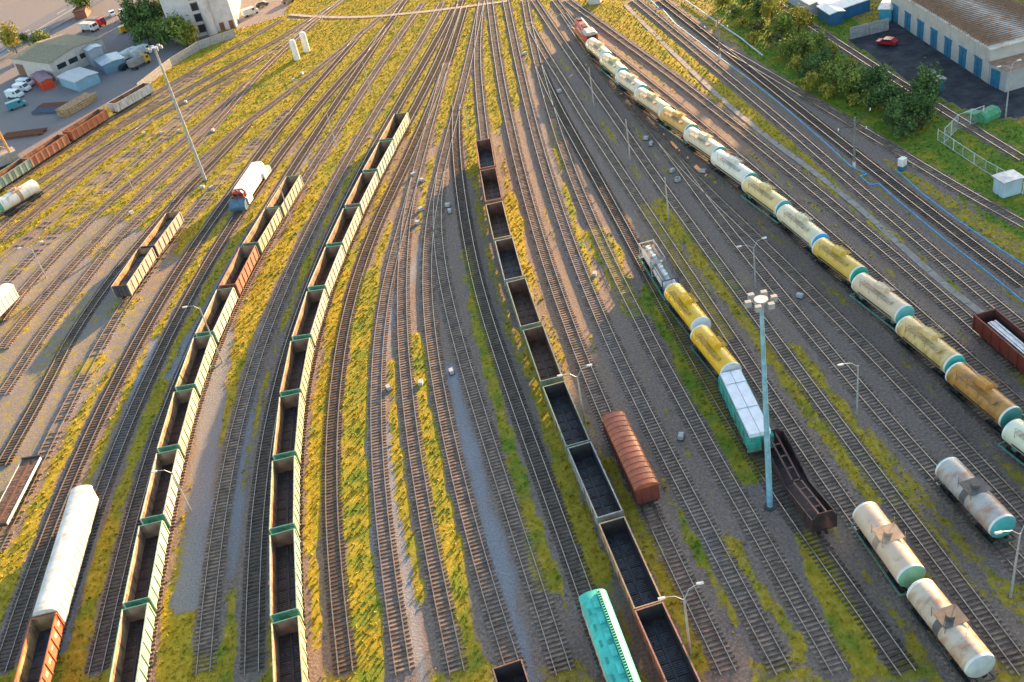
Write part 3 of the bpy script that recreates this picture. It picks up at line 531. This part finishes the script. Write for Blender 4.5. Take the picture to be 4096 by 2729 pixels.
for k in range(1,8): x=-h+k*L/8; z=2.0+1.25*abs(x)/h; mb.box(x-.08,x+.08,-.35,.35,z-.1,z+.02)
mb.build('inner_frame',mat('red_brown_steel',(.13,.065,.055),.7),t); MB().box(-h+.1,h-.1,-1.34,1.34,.95,1.05).build('floor',DB,t); bogies(L,t)
# locomotive
a,b=LOCO; t=place('locomotive','red and grey diesel locomotive at the head of the tank train','locomotive',a,b,None); L=max((b-a).length,14); h=L/2; RD=mat('red_paint',(.55,.06,.03),.45); GY=mat('loco_grey',(.45,.42,.4))
MB().box(-h,h,-1.5,1.5,1.1,1.5).build('frame',mat('yellow_edge',(.5,.3,.1)),t); MB().prism([(-1.1,1.5),(1.1,1.5),(1.1,3.5),(.7,3.9),(-.7,3.9),(-1.1,3.5)],-h+.3,h-4.2).build('hood',RD,t)
MB().prism([(-1.45,1.5),(1.45,1.5),(1.45,3.7),(.9,4.3),(-.9,4.3),(-1.45,3.7)],h-4.1,h-.4).build('cab',RD,t); MB().prism([(-1.5,3.76),(-.92,4.34),(.92,4.34),(1.5,3.76),(1.4,3.72),(-1.4,3.72)],h-4.2,h-.3).build('cab_roof',GY,t)
MB().box(h-.4,h-.36,-1.1,-.1,2.7,3.5).box(h-.4,h-.36,.1,1.1,2.7,3.5).build('windscreen',GLASS,t)
for y in(-.9,.9): MB().tube((h-.4,y,1.9),(h-.28,y,1.9),.16).build('headlight',WHITE,t)
MB().box(-h+.8,-h+2.6,-.6,.6,3.902,4.1).box(-1.5,1.,-.5,.5,3.902,4.05).build('roof_fans',STEEL,t); MB().box(-h+2.5,h-4.5,1.101,1.12,2.2,2.9).box(-h+2.5,h-4.5,-1.12,-1.101,2.2,2.9).build('grey_panel',GY,t); bogies(L,t)
# snow plough
a,b=G(1024,648,3.9),G(946,763,3.9); t=place('snow_plough','white rail snow plough with red cab front and blue blade','snow plough',a,b,None); L=(b-a).length; h=L/2; WP=mat('white_body',(.76,.73,.68),.5,0,.06,1)
MB().prism([(-1.5,1.2),(1.5,1.2),(1.5,3.3),(.95,3.95),(-.95,3.95),(-1.5,3.3)],-h,h-.8).build('body',WP,t); MB().prism([(-1.2,1.6),(1.2,1.6),(1.2,3.3),(.8,3.8),(-.8,3.8),(-1.2,3.3)],h-.8,h+.2).build('cab',RD,t)
MB().box(h+.2,h+.24,-.95,-.08,2.6,3.3).box(h+.2,h+.24,.08,.95,2.6,3.3).build('windscreen',GLASS,t); MB().tube((h,0,3.85),(h+.3,0,3.85),.2).build('headlight',STEEL,t)
for s in(-1,1): MB().prismy([(s*(h+.5),.5),(s*(h+2.2),.5),(s*(h+2.4),1.3),(s*(h+1.7),2.2),(s*(h+.5),2.4)][::s],-1.7,1.7).build('plough_blade',mat('blade_blue',(.07,.16,.22) if s>0 else (.3,.34,.38),.5,0,.3,2,(.3,.35,.38),.2),t)
[MB().prism([(1.51,1.3),(1.9,.8),(1.9,2.2),(1.51,2.4)],x_,x_+2.4).build('side_wing',WP,t) for x_ in(h-2,-h)]; bogies(L,t)
# ---------------- lamps, masts, posts ----------------
def lamp(label,base,top,arm=1,twin=False,g='street lamps between the tracks'):
    p=G(*base); hgt=9.
    d=lambda z:(lambda Q:Q)(z)
    v=np.array([p.x,p.y,0]); best=8
    for z in np.arange(3,40,.25):
        w=np.array([p.x,p.y,z-HC]); dep=w@FW; yy=1364.5-FP*(w@UP)/dep
        if yy<=top[1]: best=z;break
    t=thing('lamp_post',label,'lamp post',(p.x,p.y,0),0,g); MB().tube((0,0,0),(0,0,best),.14,.09).build('pole',CONC,t)
    s=[(-1,.1)]+([(.9,.6)] if twin else [])
    if arm:
        for ax,ay in s:
            MB().tube((0,0,best-.2),(ax*.8,ay,best+.5),.04,n=6).tube((ax*.8,ay,best+.5),(ax*1.8,ay*1.5,best+.6),.04,n=6).build('arm',GALV,t); MB().prism([(-.14,.0),(.14,.0),(.1,.16),(-.1,.16)],-.35,.35).build('lamp_head',WHITE,t).location=(ax*2.1,ay*1.6,best+.52)
SLIM=('slim','thin','short post','leaning x')
for b_,t_,l,tw in(((185,1111),(136,1000),'leaning twin-arm lamp post at the far left',1),((531,758),(500,690),'lamp post left of the tall grey mast',0),((1171,899),(1120,745),'lamp post beside the far left gondolas',0),((890,1450),(815,1235),'lamp post right of the left gondola train, middle',0),((765,2045),(680,1890),'lamp post with long arm over the left gondola train',0),((2340,1690),(2316,1510),'twin lamp post between right gondolas and red covered wagon',1),((2762,2618),(2744,2400),'twin lamp post nearest the bottom edge',1),((3428,1660),(3430,1465),'concrete lamp post with yellow band right of the blue mast',0),((4041,2392),(4078,2140),'concrete lamp post at the lower right edge',1),((3022,1150),(3012,990),'lamp post above the blue mast',1),((2676,880),(2654,715),'slim post left of the white tank wagon',0),((1350,600),(1305,450),'slim post over pale gravel, left of the middle gondolas',0),((1488,390),(1457,250),'slim sunlit post beyond the gondolas',0),((1603,210),(1573,85),'farthest slim post near the path',0),((1880,530),(1860,425),'short post left of the right gondola train',0),((2377,430),(2358,275),'slim post left of the tank train',0),((2522,645),(2500,480),'slim post with yellow band left of the orange tank',0),((4022,470),(4033,275),'lamp post by the asphalt yard',1),((1292,90),(1276,20),'thin post at the crossing path',0)): lamp(l,b_,t_,0 if (l.startswith(SLIM) or 'slim' in l or 'tall grey' in l or 'far left gondolas' in l) else 1,bool(tw))
def mast(label,base,top,m,heads):
    p=G(*base); best=20
    for z in np.arange(3,45,.25):
        w=np.array([p.x,p.y,z-HC]); yy=1364.5-FP*(w@UP)/(w@FW)
        if yy<=top[1]: best=z;break
    t=thing('floodlight_mast',label,'mast',(p.x,p.y,0)); MB().tube((0,0,.3),(0,0,best),.36,.2,12).build('pole',m,t,True); MB().tube((0,0,0),(0,0,.3),.7,n=16).build('base',mat('dark_base',(.06,.06,.06)),t)
    MB().tube((0,0,best),(0,0,best+.4),.7,n=16).build('ring',GALV,t)
    for k in range(heads):
        a=k*6.283/heads; MB().box(-.3,.3,-.25,.25,-.25,.35).build('floodlight',mat('floodlight_grey',(.3,.31,.32)),t).location=(1.3*math.cos(a),1.3*math.sin(a),best+.1)
mast('tall blue floodlight mast rising beside the dark transporter wagon',(3080,2030),(3035,1215),mat('mast_blue',(.22,.42,.52),.45),6); mast('tall grey floodlight mast at upper left',(823,725),(628,200),GALV,6)
for b_,top,l in(((3416,674),(3417,487),'near catenary post with insulator arms beside the blue pipe'),((2880,239),(2868,82),'far catenary post with insulator arms beside the blue pipe')):
    p=G(*b_); t=thing('catenary_post',l,'post',(p.x,p.y,0),0,'catenary posts'); MB().tube((0,0,0),(0,0,9.5),.22,.15).build('pole',mat('post_concrete',(.2,.18,.17)),t); MB().tube((0,0,0),(0,0,1.3),.26).build('white_base',WHITE,t); MB().tube((-3,-.5,8.4),(0,0,7.8),.06,n=6).tube((0,0,7.5),(3.2,1.5,9.8),.06,n=6).tube((-1,-.2,6.8),(2.2,.5,7.0),.05,n=6).build('arm',STEEL,t)
    for x,y,z in((-3,-.5,8.0),(3.2,1.5,9.4),(2.2,.5,6.7)): MB().tube((x,y,z),(x,y,z+.4),.12).build('insulator',WHITE,t)
# ---------------- pipes, path, boxes ----------------
def pipe(name,label,pts,r,m,z=.45):
    P=[G(x,y,z) for x,y in pts]; mb=MB()
    for a,b in zip(P[:-1],P[1:]): mb.tube(a,b,r,n=10)
    return tag(mb.build(name,m,None,True),label,'pipe')
PB=mat('pipe_blue',(.02,.30,.55),.45)
pipe('pipe','blue pipe with square expansion loop running beside the rails',[(2600,0),(2635,32),(2625,38),(2650,38),(2700,95),(2870,225),(3000,320),(3150,440),(3300,570),(3408,670),(3468,696),(3440,705),(3482,740),(3515,735),(3600,810),(3780,960),(3950,1090),(4110,1220)],.11,PB); pipe('pipe','blue pipe lying across the green meadow',[(3585,680),(3620,712),(3690,775),(3800,860),(3960,970),(4110,1070)],.10,PB)
pipe('pipe','pale blue pipe crossing the far scrub',[(2738,0),(2860,83),(2960,150),(3050,222)],.16,mat('pipe_pale',(.4,.5,.55)))
sb=MB(); sw=smooth(wp([(2500,20),(2700,220),(2900,430),(3090,590),(3300,700),(3470,850),(3650,1040),(3800,1170),(3930,1260)]),3.)
for a,b in zip(sw[:-1],sw[1:]):
    d=(b-a)/np.linalg.norm(b-a); nn=np.array([-d[1],d[0]])*.55; k=len(sb.v); a2=a+d*.04;b2=b-d*.04
    for z in(.0,.16): sb.v+=[(*(a2-nn),z),(*(b2-nn),z),(*(b2+nn),z),(*(a2+nn),z)]
    sb.f+=[tuple(k+i for i in x) for x in((4,5,6,7),(0,1,5,4),(1,2,6,5),(2,3,7,6),(3,0,4,7))]
sb.build('path',mat('slab',(.3,.26,.22),.9),kind='structure')
sb=MB(); sw=smooth(wp([(1160,62),(1300,82),(1500,80),(1700,52),(2030,8)]),4.)
for a,b in zip(sw[:-1],sw[1:]):
    d=(b-a)/np.linalg.norm(b-a); nn=np.array([-d[1],d[0]])*.8; k=len(sb.v); sb.v+=[(*(a-nn),.28),(*(b-nn),.28),(*(b+nn),.28),(*(a+nn),.28)]; sb.f.append((k,k+1,k+2,k+3))
sb.build('path',mat('slab_pale',(.4,.33,.26),.9),kind='structure')
for i,(x,y) in enumerate([(1655,705),(1690,728),(1792,828),(1800,852),(1684,845),(1672,898),(2380,2210//2),(2690,690),(2712,728),(3200,1192),(2268,1690),(1556,1560),(1685,1540),(1808,1495),(848,758),(812,755),(528,858),(580,540),(650,538),(718,530),(853,528),(700,415),(745,414),(2238,372),(2585,560),(2606,582),(2814,692),(2710,725),(2725,1755),(1175,326),(1210,300),(2100,220)]):
    p=G(x,y); t=thing('switch_box','small grey switch machine box on the ballast beside a track','switch box',(p.x,p.y,0),rnd.random()*3,'switch boxes beside the tracks'); MB().box(-.45,.45,-.3,.3,.15,.75).build('housing',mat('box_grey',(.45,.44,.43)),t); MB().box(-.55,.55,-.4,.4,0,.15).build('base',STEEL,t)
p=G(3608,680); t=thing('relay_cabinet','white relay cabinet with blue base in the meadow','cabinet',(p.x,p.y,0),.6); MB().box(-.6,.6,-.5,.5,.9,2.2).build('body',WHITE,t); MB().box(-.6,.6,-.5,.5,0,.85).build('base',BLUE,t); MB().box(-.63,.63,-.53,.53,.85,.9).build('red_band',RD,t)
for x,y,l in((1190,240,'near upright concrete cylinder in the grass'),(1230,208,'far upright concrete cylinder in the grass')):
    p=G(x,y); MB().build; o=MB().tube((0,0,0),(0,0,5.2),.85,n=20).tube((0,0,5.2),(0,0,5.6),.85,.4,20).build('concrete_cylinder',WHITE,None,True); o.location=p; tag(o,l,'cylinder','upright concrete cylinders')
# ---------------- buildings ----------------
def hall(name,label,cat,c0,c1,c2,h,wall,roof,rise=.4,wins=None):
    """base corners (px): c0-c1 front, c1-c2 side"""
    a,b,c=G(*c0),G(*c1),G(*c2); u=(b-a); L=u.length; u.normalize(); w=Vector((-u.y,u.x,0)); s=1 if (c-b).dot(w)>0 else -1; w*=s; Wd=abs((c-b).dot(w))
    t=thing(name,label,cat,a,math.atan2(u.y,u.x)); wall=mat('wall_paint',wall,.85,0,.12,.5,tuple(v*.6 for v in wall),.15)
    y0,y1=sorted((0,s*Wd)); MB().prism([(y0,0),(y1,0),(y1,h),((y0+y1)/2,h+rise),(y0,h)],0,L).build('wall',wall,t)
    MB().prism([(y0-.3,h-.02),((y0+y1)/2,h+rise+.02),(y1+.3,h-.02),(y1+.3,h+.16),((y0+y1)/2,h+rise+.2),(y0-.3,h+.16)],-.3,L+.3).build('roof',roof,t)
    return t,L,Wd,s
CORR=mat('rusty_roof',(.55,.52,.46),.6,0,.15,.6,(.42,.17,.07),.45)
t,L,Wd,s=hall('warehouse','long brick garage building with blue double doors and rusty striped roof','warehouse',(3560,75),(3952,335),(4240,250),6.6,(.46,.41,.37),CORR,.35)
for i in range(7):
    x=1.2+i*(L-3)/6.6; d=MB().box(x,x+2.6,*sorted((-s*.002,-s*.1)),.05,3.6).build('door',BLUE,t); MB().box(x+1.27,x+1.33,*sorted((-s*.102,-s*.13)),.1,3.5).build('centre_bar',STEEL,d); MB().box(x-.15,x+2.75,*sorted((-s*.003,-s*.2)),3.62,3.85).build('lintel',BLUE,d)
mb=MB()
for i in range(int(L/.9)): mb.box(i*.9,i*.9+.07,*sorted((0,s*Wd)),6.8,7.25)
mb.build('roof_seams',mat('seam',(.3,.17,.1)),t)
t,L,Wd,s=hall('annex','low block annex with rusty roof and blue door beside the brick garages','annex',(3954,337),(4020,370),(4240,300),4.2,(.4,.38,.37),mat('rusty_sheet',(.36,.2,.13),.6,0,.3,1),.15); MB().box(.5,3.,*sorted((-s*.002,-s*.1)),.05,3.4).build('door',BLUE,t)
hall('shed','blue shed with orange and grey board roof beside the siding','shed',(3690,335),(3745,372),(3768,360),2.4,(.025,.11,.16),mat('board_roof',(.42,.38,.34),.8,0,.3,1,(.5,.22,.05),.2),.1)
hall('block_hut','white brick hut with open corrugated roof at the right edge','hut',(3970,770),(4010,797),(4075,770),2.8,(.42,.52,.6),GALV,.05)
t,L,Wd,s=hall('tower_block','tall white brick building with vertical window strip at the top','building',(700,170),(948,112),(1110,-120),24,(.58,.53,.53),CONC,.2)
for k in range(7): f_=MB().box(L*.42,L*.42+2.2,*sorted((-s*.002,-s*.12)),1+k*3.3,3.4+k*3.3).build('window',mat('window_frame',(.16,.09,.07)),t); MB().box(L*.42+.2,L*.42+2.,*sorted((-s*.121,-s*.14)),1.2+k*3.3,3.2+k*3.3).build('pane',GLASS,f_)
MB().tube((L*.62,-s*.6,0),(L*.62,-s*.6,24),1.5,n=16).build('stair_turret',mat('wall_paint',(.58,.53,.53)),t)
for x in(L*.75,L*.9): MB().box(x,x+1.4,*sorted((-s*.002,-s*.1)),.1,2.6).build('door',mat('brown_door',(.2,.08,.06)),t)
for i in range(9):
    for k in range(6): MB().box(L+.002,L+.08,*sorted((s*(2+i*(Wd-3)/9),s*(3.2+i*(Wd-3)/9))),1.5+k*3.6,3.3+k*3.6).build('window',mat('window_frame',(.16,.09,.07)),t)
t,L,Wd,s=hall('workshop','pale workshop hall with olive roof and row of windows','workshop',(75,300),(225,322),(380,215),5.2,(.52,.47,.43),mat('olive_roof',(.26,.22,.14),.9),1.1)
for k in range(3): f_=MB().box(L+.002,L+.08,*sorted((s*(2+k*4),s*(5+k*4))),2.4,3.8).build('window',GLASS,t)
MB().box(1,5,*sorted((-s*.002,-s*.1)),.05,3.6).build('gate',mat('brown_door',(.2,.11,.07)),t)
for nm_,l,a,b,c,h_,w_,r_ in(('kiosk','small bright red kiosk with purple roof','' and 0 or (142,335),(178,365),(220,345),2.6,(.6,.06,.02),mat('purple_roof',(.25,.15,.18))),('cabin','light blue metal cabin with rust-spotted roof',(248,345),(318,368),(378,322),2.8,(.22,.36,.45),mat('pale_roof',(.5,.5,.48),.6,0,.1,1,(.4,.15,.06),.15)),('container','blue container store behind the cabin',(395,275),(425,300),(472,240),2.7,(.16,.26,.34),GALV),('container','grey-blue stacked container beside the pale workshop',(350,255),(382,270),(395,235),5,(.3,.33,.37),GALV),('container','dark blue long container with white roof at upper right',(3350,90),(3480,45),(3430,10),2.8,(.03,.12,.25),WHITE),('container','small blue container in front of the long blue container',(3272,75),(3320,108),(3360,85),2.8,(.03,.12,.22),WHITE),('container','teal container beside the brick garages',(3515,85),(3565,85),(3565,45),2.6,(.06,.3,.38),GALV),('container','pale blue container with littered roof at the top right',(3150,10),(3240,65),(3280,40),2.6,(.35,.42,.48),WHITE),('container','rusty container by the road',(305,80),(350,70),(360,50),2.5,(.26,.11,.08),mat('rust',RUST)),('hut','grey hut near the loco at the top',(2355,22),(2402,18),(2402,-5),2.8,(.5,.46,.46),GALV),('shed','blue shed with red roof at the right edge beyond the garages',(4030,105),(4096,150),(4160,100),3,(.03,.14,.27),mat('rusty_sheet',(.36,.2,.13)))): hall(nm_,l,'cabin' if nm_ in('cabin','kiosk') else nm_,a,b,c,h_,w_,r_,.3)
# walls and fences
def wall(name,label,pts,h,m,th=.16,post=None):
    t=thing(name,label,'fence',G(*pts[0])); o=G(*pts[0]); 
    for a,b in zip(pts[:-1],pts[1:]):
        A,B=G(*a)-o,G(*b)-o; d=B-A; L=d.length; k=max(1,int(L/3))
        for i in range(k):
            pnl=MB().box(.06,L/k-.06,-th/2,th/2,0,h)
            for j in range(8): pnl.box(.1+j*L/k/8.6,.2+j*L/k/8.6,-th/2-.03,-th/2-.001,.1,h-.1)
            p_=pnl.build('panel',m,t); p_.location=A+d*(i/k); p_.rotation_euler=(0,0,math.atan2(d.y,d.x))
    return t
wall('concrete_fence','grey concrete panel fence along the upper left yard',[(560,370),(690,268),(800,200),(945,150)],2.5,CONC); wall('concrete_wall','white concrete wall between asphalt yard and blue containers',[(3398,158),(3555,120)],2.6,CONC); wall('concrete_fence','long concrete wall behind the brick garages',[(3790,0),(3900,45),(4040,95)],2.6,CONC)
def mesh_fence(name,label,pts,h=2.2):
    o=G(*pts[0]); t=thing(name,label,'fence',o); ms=MB(); WM=mat('white_metal',(.6,.6,.58))
    for a,b in zip(pts[:-1],pts[1:]):
        A,B=G(*a)-o,G(*b)-o; d=B-A; k=max(1,int(d.length/2.6))
        for i in range(k+1): MB().tube(A+d*(i/k),A+d*(i/k)+Vector((0,0,h)),.07,n=6).build('post',WM,t)
        for z in(.2,h-.1): ms.tube(A+Vector((0,0,z)),B+Vector((0,0,z)),.05,n=5)
        for i in range(int(d.length/.3)): p0=A+d*(i*.3/d.length); p1=A+d*min(1,(i*.3+1.)/d.length); ms.tube(p0+Vector((0,0,.2)),p1+Vector((0,0,h-.1)),.012,n=3)
    ms.build('mesh_panel',WM,t)
mesh_fence('mesh_fence','white wire mesh fence in the green meadow at right',[(3750,563),(3776,580),(3850,630),(3940,690),(4030,740),(4090,780)]); mesh_fence('mesh_gate','white mesh gate standing across the siding',[(3776,575),(3830,520),(3930,485)],3.0)
# vehicles
def car(label,x,y,rz,c,van=0,grp=None):
    p=G(x,y); t=thing('van' if van==1 else 'truck' if van==2 else 'car',label,'van' if van==1 else 'truck' if van==2 else 'car',p,rz,grp); m=mat('car_paint',c,.3,0,.03,1)
    if van==0: prof=[(-2.1,.4),(2.1,.4),(2.15,.9),(1.2,1.02),(.6,1.5),(-1.2,1.52),(-1.9,1.05),(-2.15,.95)]; w=.86
    elif van==1: prof=[(-2.6,.45),(2.6,.45),(2.6,1.1),(1.9,1.4),(1.3,2.25),(-2.6,2.3)]; w=.98
    else: prof=[(1.2,.7),(3.0,.7),(3.05,1.7),(2.7,2.7),(1.2,2.8)]; w=1.15
    MB().prismy(prof,-w,w).build('body' if van<2 else 'cab',m,t)
    if van==0: MB().box(-1.1,.55,-w-.01,w+.01,1.08,1.42).prismy([(.66,1.44),(1.2,1.06),(1.24,1.08),(.7,1.47)],-.7,.7).build('windows',GLASS,t)
    elif van==1: MB().prismy([(1.36,2.15),(1.88,1.46),(1.95,1.48),(1.42,2.2)],-.85,.85).box(.4,1.2,-w-.01,w+.01,1.4,2.0).build('windows',GLASS,t)
    else:
        MB().prismy([(2.73,2.6),(3.0,1.8),(3.06,1.8),(2.78,2.62)],-1,1).box(1.8,2.6,-w-.01,w+.01,1.7,2.4).build('windows',GLASS,t); MB().box(-3.4,1.1,-1.2,1.2,1.0,2.9).build('cargo_box',mat('cargo',(.6,.6,.58) if c[0]>.4 and c[1]>.4 else (.25,.22,.2)),t); MB().box(-3.4,3,-.45,.45,.6,.98).build('chassis',STEEL,t)
    for wx in((-1.3,1.35) if van==0 else(-1.7,1.7) if van==1 else(-2.4,2.1)):
        for wy in(-w+.05,w-.05): MB().tube((wx,wy-.11,.34 if van<2 else .48),(wx,wy+.11,.34 if van<2 else .48),.34 if van<2 else .48,n=14).build('wheel',BLACK,t)
for a_ in [('red hatchback parked on the asphalt yard by the garages',3548,180,2.3,(.4,.02,.03),0),('black car beside the yellow truck in the upper left yard',506,275,.9,(.02,.025,.03),0),('yellow flatbed truck in the upper left yard',565,265,.9,(.7,.36,.02),2),('white box truck behind the yellow truck',567,225,.9,(.7,.7,.7),2),('white pickup truck left of the white box truck',528,235,.9,(.68,.68,.7),2),('white van nearest the crane',65,390,-.5,(.62,.66,.68),1),('white van behind the nearest white van',95,365,-.5,(.7,.7,.7),1),('silver van beside the red kiosk',108,345,-.5,(.6,.62,.64),1),('teal van beside the yellow crane',72,432,.5,(.06,.24,.28),1),('white semi truck facing the camera near the trees',508,75,-1.2,(.7,.7,.7),2),('red lorry beside the road yard',395,105,-.6,(.55,.03,.03),2),('white lorry left of the red lorry',365,125,-.6,(.7,.68,.66),2),('small white car near the road yard containers',452,62,-1.2,(.7,.7,.7),0),('dark sedan parked by the tall white building',1050,25,.2,(.12,.1,.08),0),('silver car near the pale posts at the top',1155,10,.1,(.3,.22,.18),0),('white van with markings by the tall white building',1005,60,.5,(.6,.58,.52),1),('yellow tractor cab half behind the trees',515,125,.6,(.7,.38,.02),1)]: car(*a_)
# road
a,b,c_,d_=[G(x,y,.03) for x,y in((-300,300),(430,-90),(250,-90),(-300,190))]; mb=MB(); A0=G(0,230);A1=G(360,20); u=(A1-A0).normalized(); n_=Vector((-u.y,u.x,0)); A0=A0-u*200;A1=A1+u*400; mb.v=[tuple(A0-n_*3+Vector((0,0,.12))),tuple(A1-n_*3+Vector((0,0,.12))),tuple(A1+n_*13+Vector((0,0,.12))),tuple(A0+n_*13+Vector((0,0,.12)))]; mb.f=[(0,1,2,3)]; mb.build('road',mat('asphalt',(.15,.15,.17),.9),kind='structure')
mb=MB(); k=0
for off_,dash in((4.8,0),(1.2,1),(8.6,1)):
    for i in range(60):
        if dash and i%2: continue
        p0=A0+u*(i*10)+n_*off_; p1=p0+u*(10 if not dash else 5); b0=len(mb.v); mb.v+=[tuple(p0+Vector((0,0,.125))),tuple(p1+Vector((0,0,.125))),tuple(p1+n_*.25+Vector((0,0,.125))),tuple(p0+n_*.25+Vector((0,0,.125)))]; mb.f.append((b0,b0+1,b0+2,b0+3))
mb.build('road_markings',WHITE,kind='structure')
# yellow crane, timber, pipes
YL=mat('crane_yellow',(.62,.33,.07),.6,0,.2,1,RUST,.25); p=G(35,655); t=thing('tower_crane','yellow lattice crane tower with concrete ballast at left edge','crane',p,.5); mb=MB()
for x in(-1.4,1.4):
    for y in(-1.4,1.4): mb.tube((x,y,3),(x*.75,y*.75,24),.14,n=6)
for k in range(8):
    z=3+k*2.5
    for (x0,y0),(x1,y1) in(((-1.4,-1.4),(1.4,-1.4)),((1.4,-1.4),(1.4,1.4)),((1.4,1.4),(-1.4,1.4)),((-1.4,1.4),(-1.4,-1.4))): mb.tube((x0,y0,z),(x1*.95,y1*.95,z+2.5),.07,n=5).tube((x0,y0,z),(x1,y1,z),.07,n=5)
mb.build('tower',YL,t); MB().box(-2.6,2.6,-2.,2.,.6,3.).build('ballast_block',CONC,t); MB().box(-2.8,2.8,-2.4,2.4,.2,.59).build('undercarriage',STEEL,t)
for l,x0,y0,x1,y1,m_,nn_,r_,lay in(('stack of pale timber beams beside the gondolas',270,470,390,400,mat('timber',(.4,.27,.15),.85,0,.4,2),7,.28,4),('stack of rusty steel pipes in the timber yard',150,440,300,432,mat('rust',RUST),8,.2,2),('stack of blue-grey steel pipes in the timber yard',130,458,270,450,mat('blue_grey',(.08,.1,.15)),7,.2,2),('row of dark pipes behind the crane ballast',10,560,170,540,mat('rust',RUST),8,.2,2)):
    A,B=G(x0,y0),G(x1,y1); d=(B-A).normalized(); nn=Vector((-d.y,d.x,0)); mb=MB()
    for j in range(lay):
        for i in range(nn_): mb.tube(nn*(i*2*r_)+Vector((0,0,r_+j*r_*1.9)),nn*(i*2*r_)+Vector((0,0,r_+j*r_*1.9))+(B-A)*rnd.uniform(.93,1.03),r_,n=7)
    o=mb.build('timber_stack' if 'timber b' in l else 'pipe_stack',m_); o.location=A; tag(o,l,'stack')
p=G(3945,478); t=thing('waste_container','green waste container with open lid by the mesh gate','container',p,.4); GC_=mat('bin_green',(.08,.3,.15)); MB().prism([(-1.2,0),(1.2,0),(1.4,1.2),(.7,1.9),(-.7,1.9),(-1.4,1.2)],-2,2).build('body',GC_,t); MB().box(-2,-.2,-1.1,1.1,0,.08).build('lid',GC_,t).location=(-1.2,1.,2.0)
# ---------------- trees ----------------
def leafmesh(seed,n,lo,shape):
    r=np.random.default_rng(seed); nc=16; cs=r.normal(0,1,(nc,3)); cs/=np.linalg.norm(cs,axis=1)[:,None]; cs*=r.uniform(.35,.8,(nc,1)); cs[:,2]*=.9
    i=r.integers(0,nc,n); p=cs[i]+r.normal(0,.2,(n,3)); p=p*np.array(shape); p[:,2]+=shape[2]; p=p[p[:,2]>.1]; n=len(p); V=[];Fc=[]
    for k in range(n):
        a=r.normal(0,1,3);a/=np.linalg.norm(a); b=np.cross(a,r.normal(0,1,3)); b/=np.linalg.norm(b)+1e-6; s=r.uniform(.5,1.2)*lo
        V+=[p[k]-a*s-b*s*.1,p[k]-b*s*.5,p[k]+a*s,p[k]+b*s*.5]; Fc.append((4*k,4*k+1,4*k+2,4*k+3))
    me=bpy.data.meshes.new('crown'); me.from_pydata([tuple(v) for v in V],[],Fc); return me
def leafmat(c):
    m=mat('foliage',c,.8,0,.75,1.1); return m
cols=[(.20,.25,.04),(.10,.17,.04),(.38,.33,.04),(.16,.16,.04)]  # yellow entry has warm low sunlight painted into the leaf colour
shp=[(2.6,2.6,2.2),(1.7,1.7,2.6),(2.2,2.2,1.6),(2.,2.,3.2)]; LM=[leafmesh(i,1900,.24,shp[i]) for i in range(4)]; CM={}
words=['broad','slender','low rounded','tall']; cw=['olive green','dark green','yellow-lit','brownish green']
def tree(x,y,kind,ci,sc,where,i):
    p=G(x,y); k=(kind,ci)
    if k not in CM: me=LM[kind].copy(); me.materials.append(leafmat(cols[ci])); CM[k]=me
    t=thing('tree' if sc>1.2 else 'shrub','%s %s %s'%(words[kind],cw[ci],where),'tree' if sc>1.2 else 'shrub',(p.x,p.y,0),rnd.random()*6,'trees '+('in the scrub belt' if x>2000 else 'in the upper left yard')); t.scale=(sc,)*3
    o=bpy.data.objects.new('crown',CM[k]); col.objects.link(o); o.parent=t; MB().tube((0,0,0),(.1,0,shp[kind][2]*.8),.16,.08).tube((.05,0,1),(.9,.3,shp[kind][2]*1.1),.07,.03).tube((.05,0,1.1),(-.7,-.5,shp[kind][2]*1.1),.07,.03).build('trunk',mat('bark',(.09,.07,.05)),t)
bel=[(2990,20,2,0,1.3),(3040,60,2,1,1.1),(3090,110,3,2,1.4),(3130,160,1,0,1.5),(3195,130,0,2,1.4),(3100,190,2,3,1.0),(3140,240,0,0,1.1),(3210,230,0,0,1.3),(3270,250,3,0,1.2),(3320,260,1,2,1.0),(3190,290,1,2,.8),(3250,320,0,1,1.2),(3300,300,3,1,1.),(3240,370,1,2,.9),(3340,350,0,0,1.4),(3390,330,2,3,1.2),(3310,390,2,2,.9),(3400,400,1,0,1.4),(3440,390,0,1,1.4),(3500,370,0,1,1.3),(3480,430,2,0,1.1),(3530,440,0,1,1.3),(3580,420,2,3,1.2),(3600,480,0,1,1.2),(3570,530,3,1,1.0),(3620,550,2,1,1.1),(3680,490,0,1,1.4),(3700,450,3,1,1.5),(3660,520,2,3,.9),(3420,420,2,2,.7),(2890,30,2,2,1.0),(2940,70,2,0,.9),(2970,110,2,2,.8),(3030,130,2,3,.9),(3010,170,2,2,.7),(3070,0,0,2,1.4)]
for i,(x,y,k,c_,sc) in enumerate(bel): tree(x,y,k,c_,sc,'bush in the scrub belt, number %d counted down from the top edge'%(i+1) if 0 else ('one in the scrub '+('beside the siding' if (x-3100)*.75-y>-30 else 'beside the overgrown track')+', '+('far end' if y<150 else 'middle stretch' if y<350 else 'near end')),i)
for i,(x,y,k,c_,sc) in enumerate([(565,160,3,1,2.2),(620,150,3,1,2.1),(600,180,0,1,1.7),(660,170,0,0,1.8),(710,185,0,1,2.),(750,190,1,0,2.2),(780,185,1,2,1.4),(650,100,0,2,1.9),(690,90,3,2,1.5),(340,50,0,0,1.9),(70,215,3,2,1.7),(175,200,0,0,1.5),(100,170,2,1,1.)]): tree(x,y,k,c_,sc,'one '+('in the clump left of the tall white building' if 540<x<800 else 'beside the road' if x>300 else 'near the crane jib'),i)
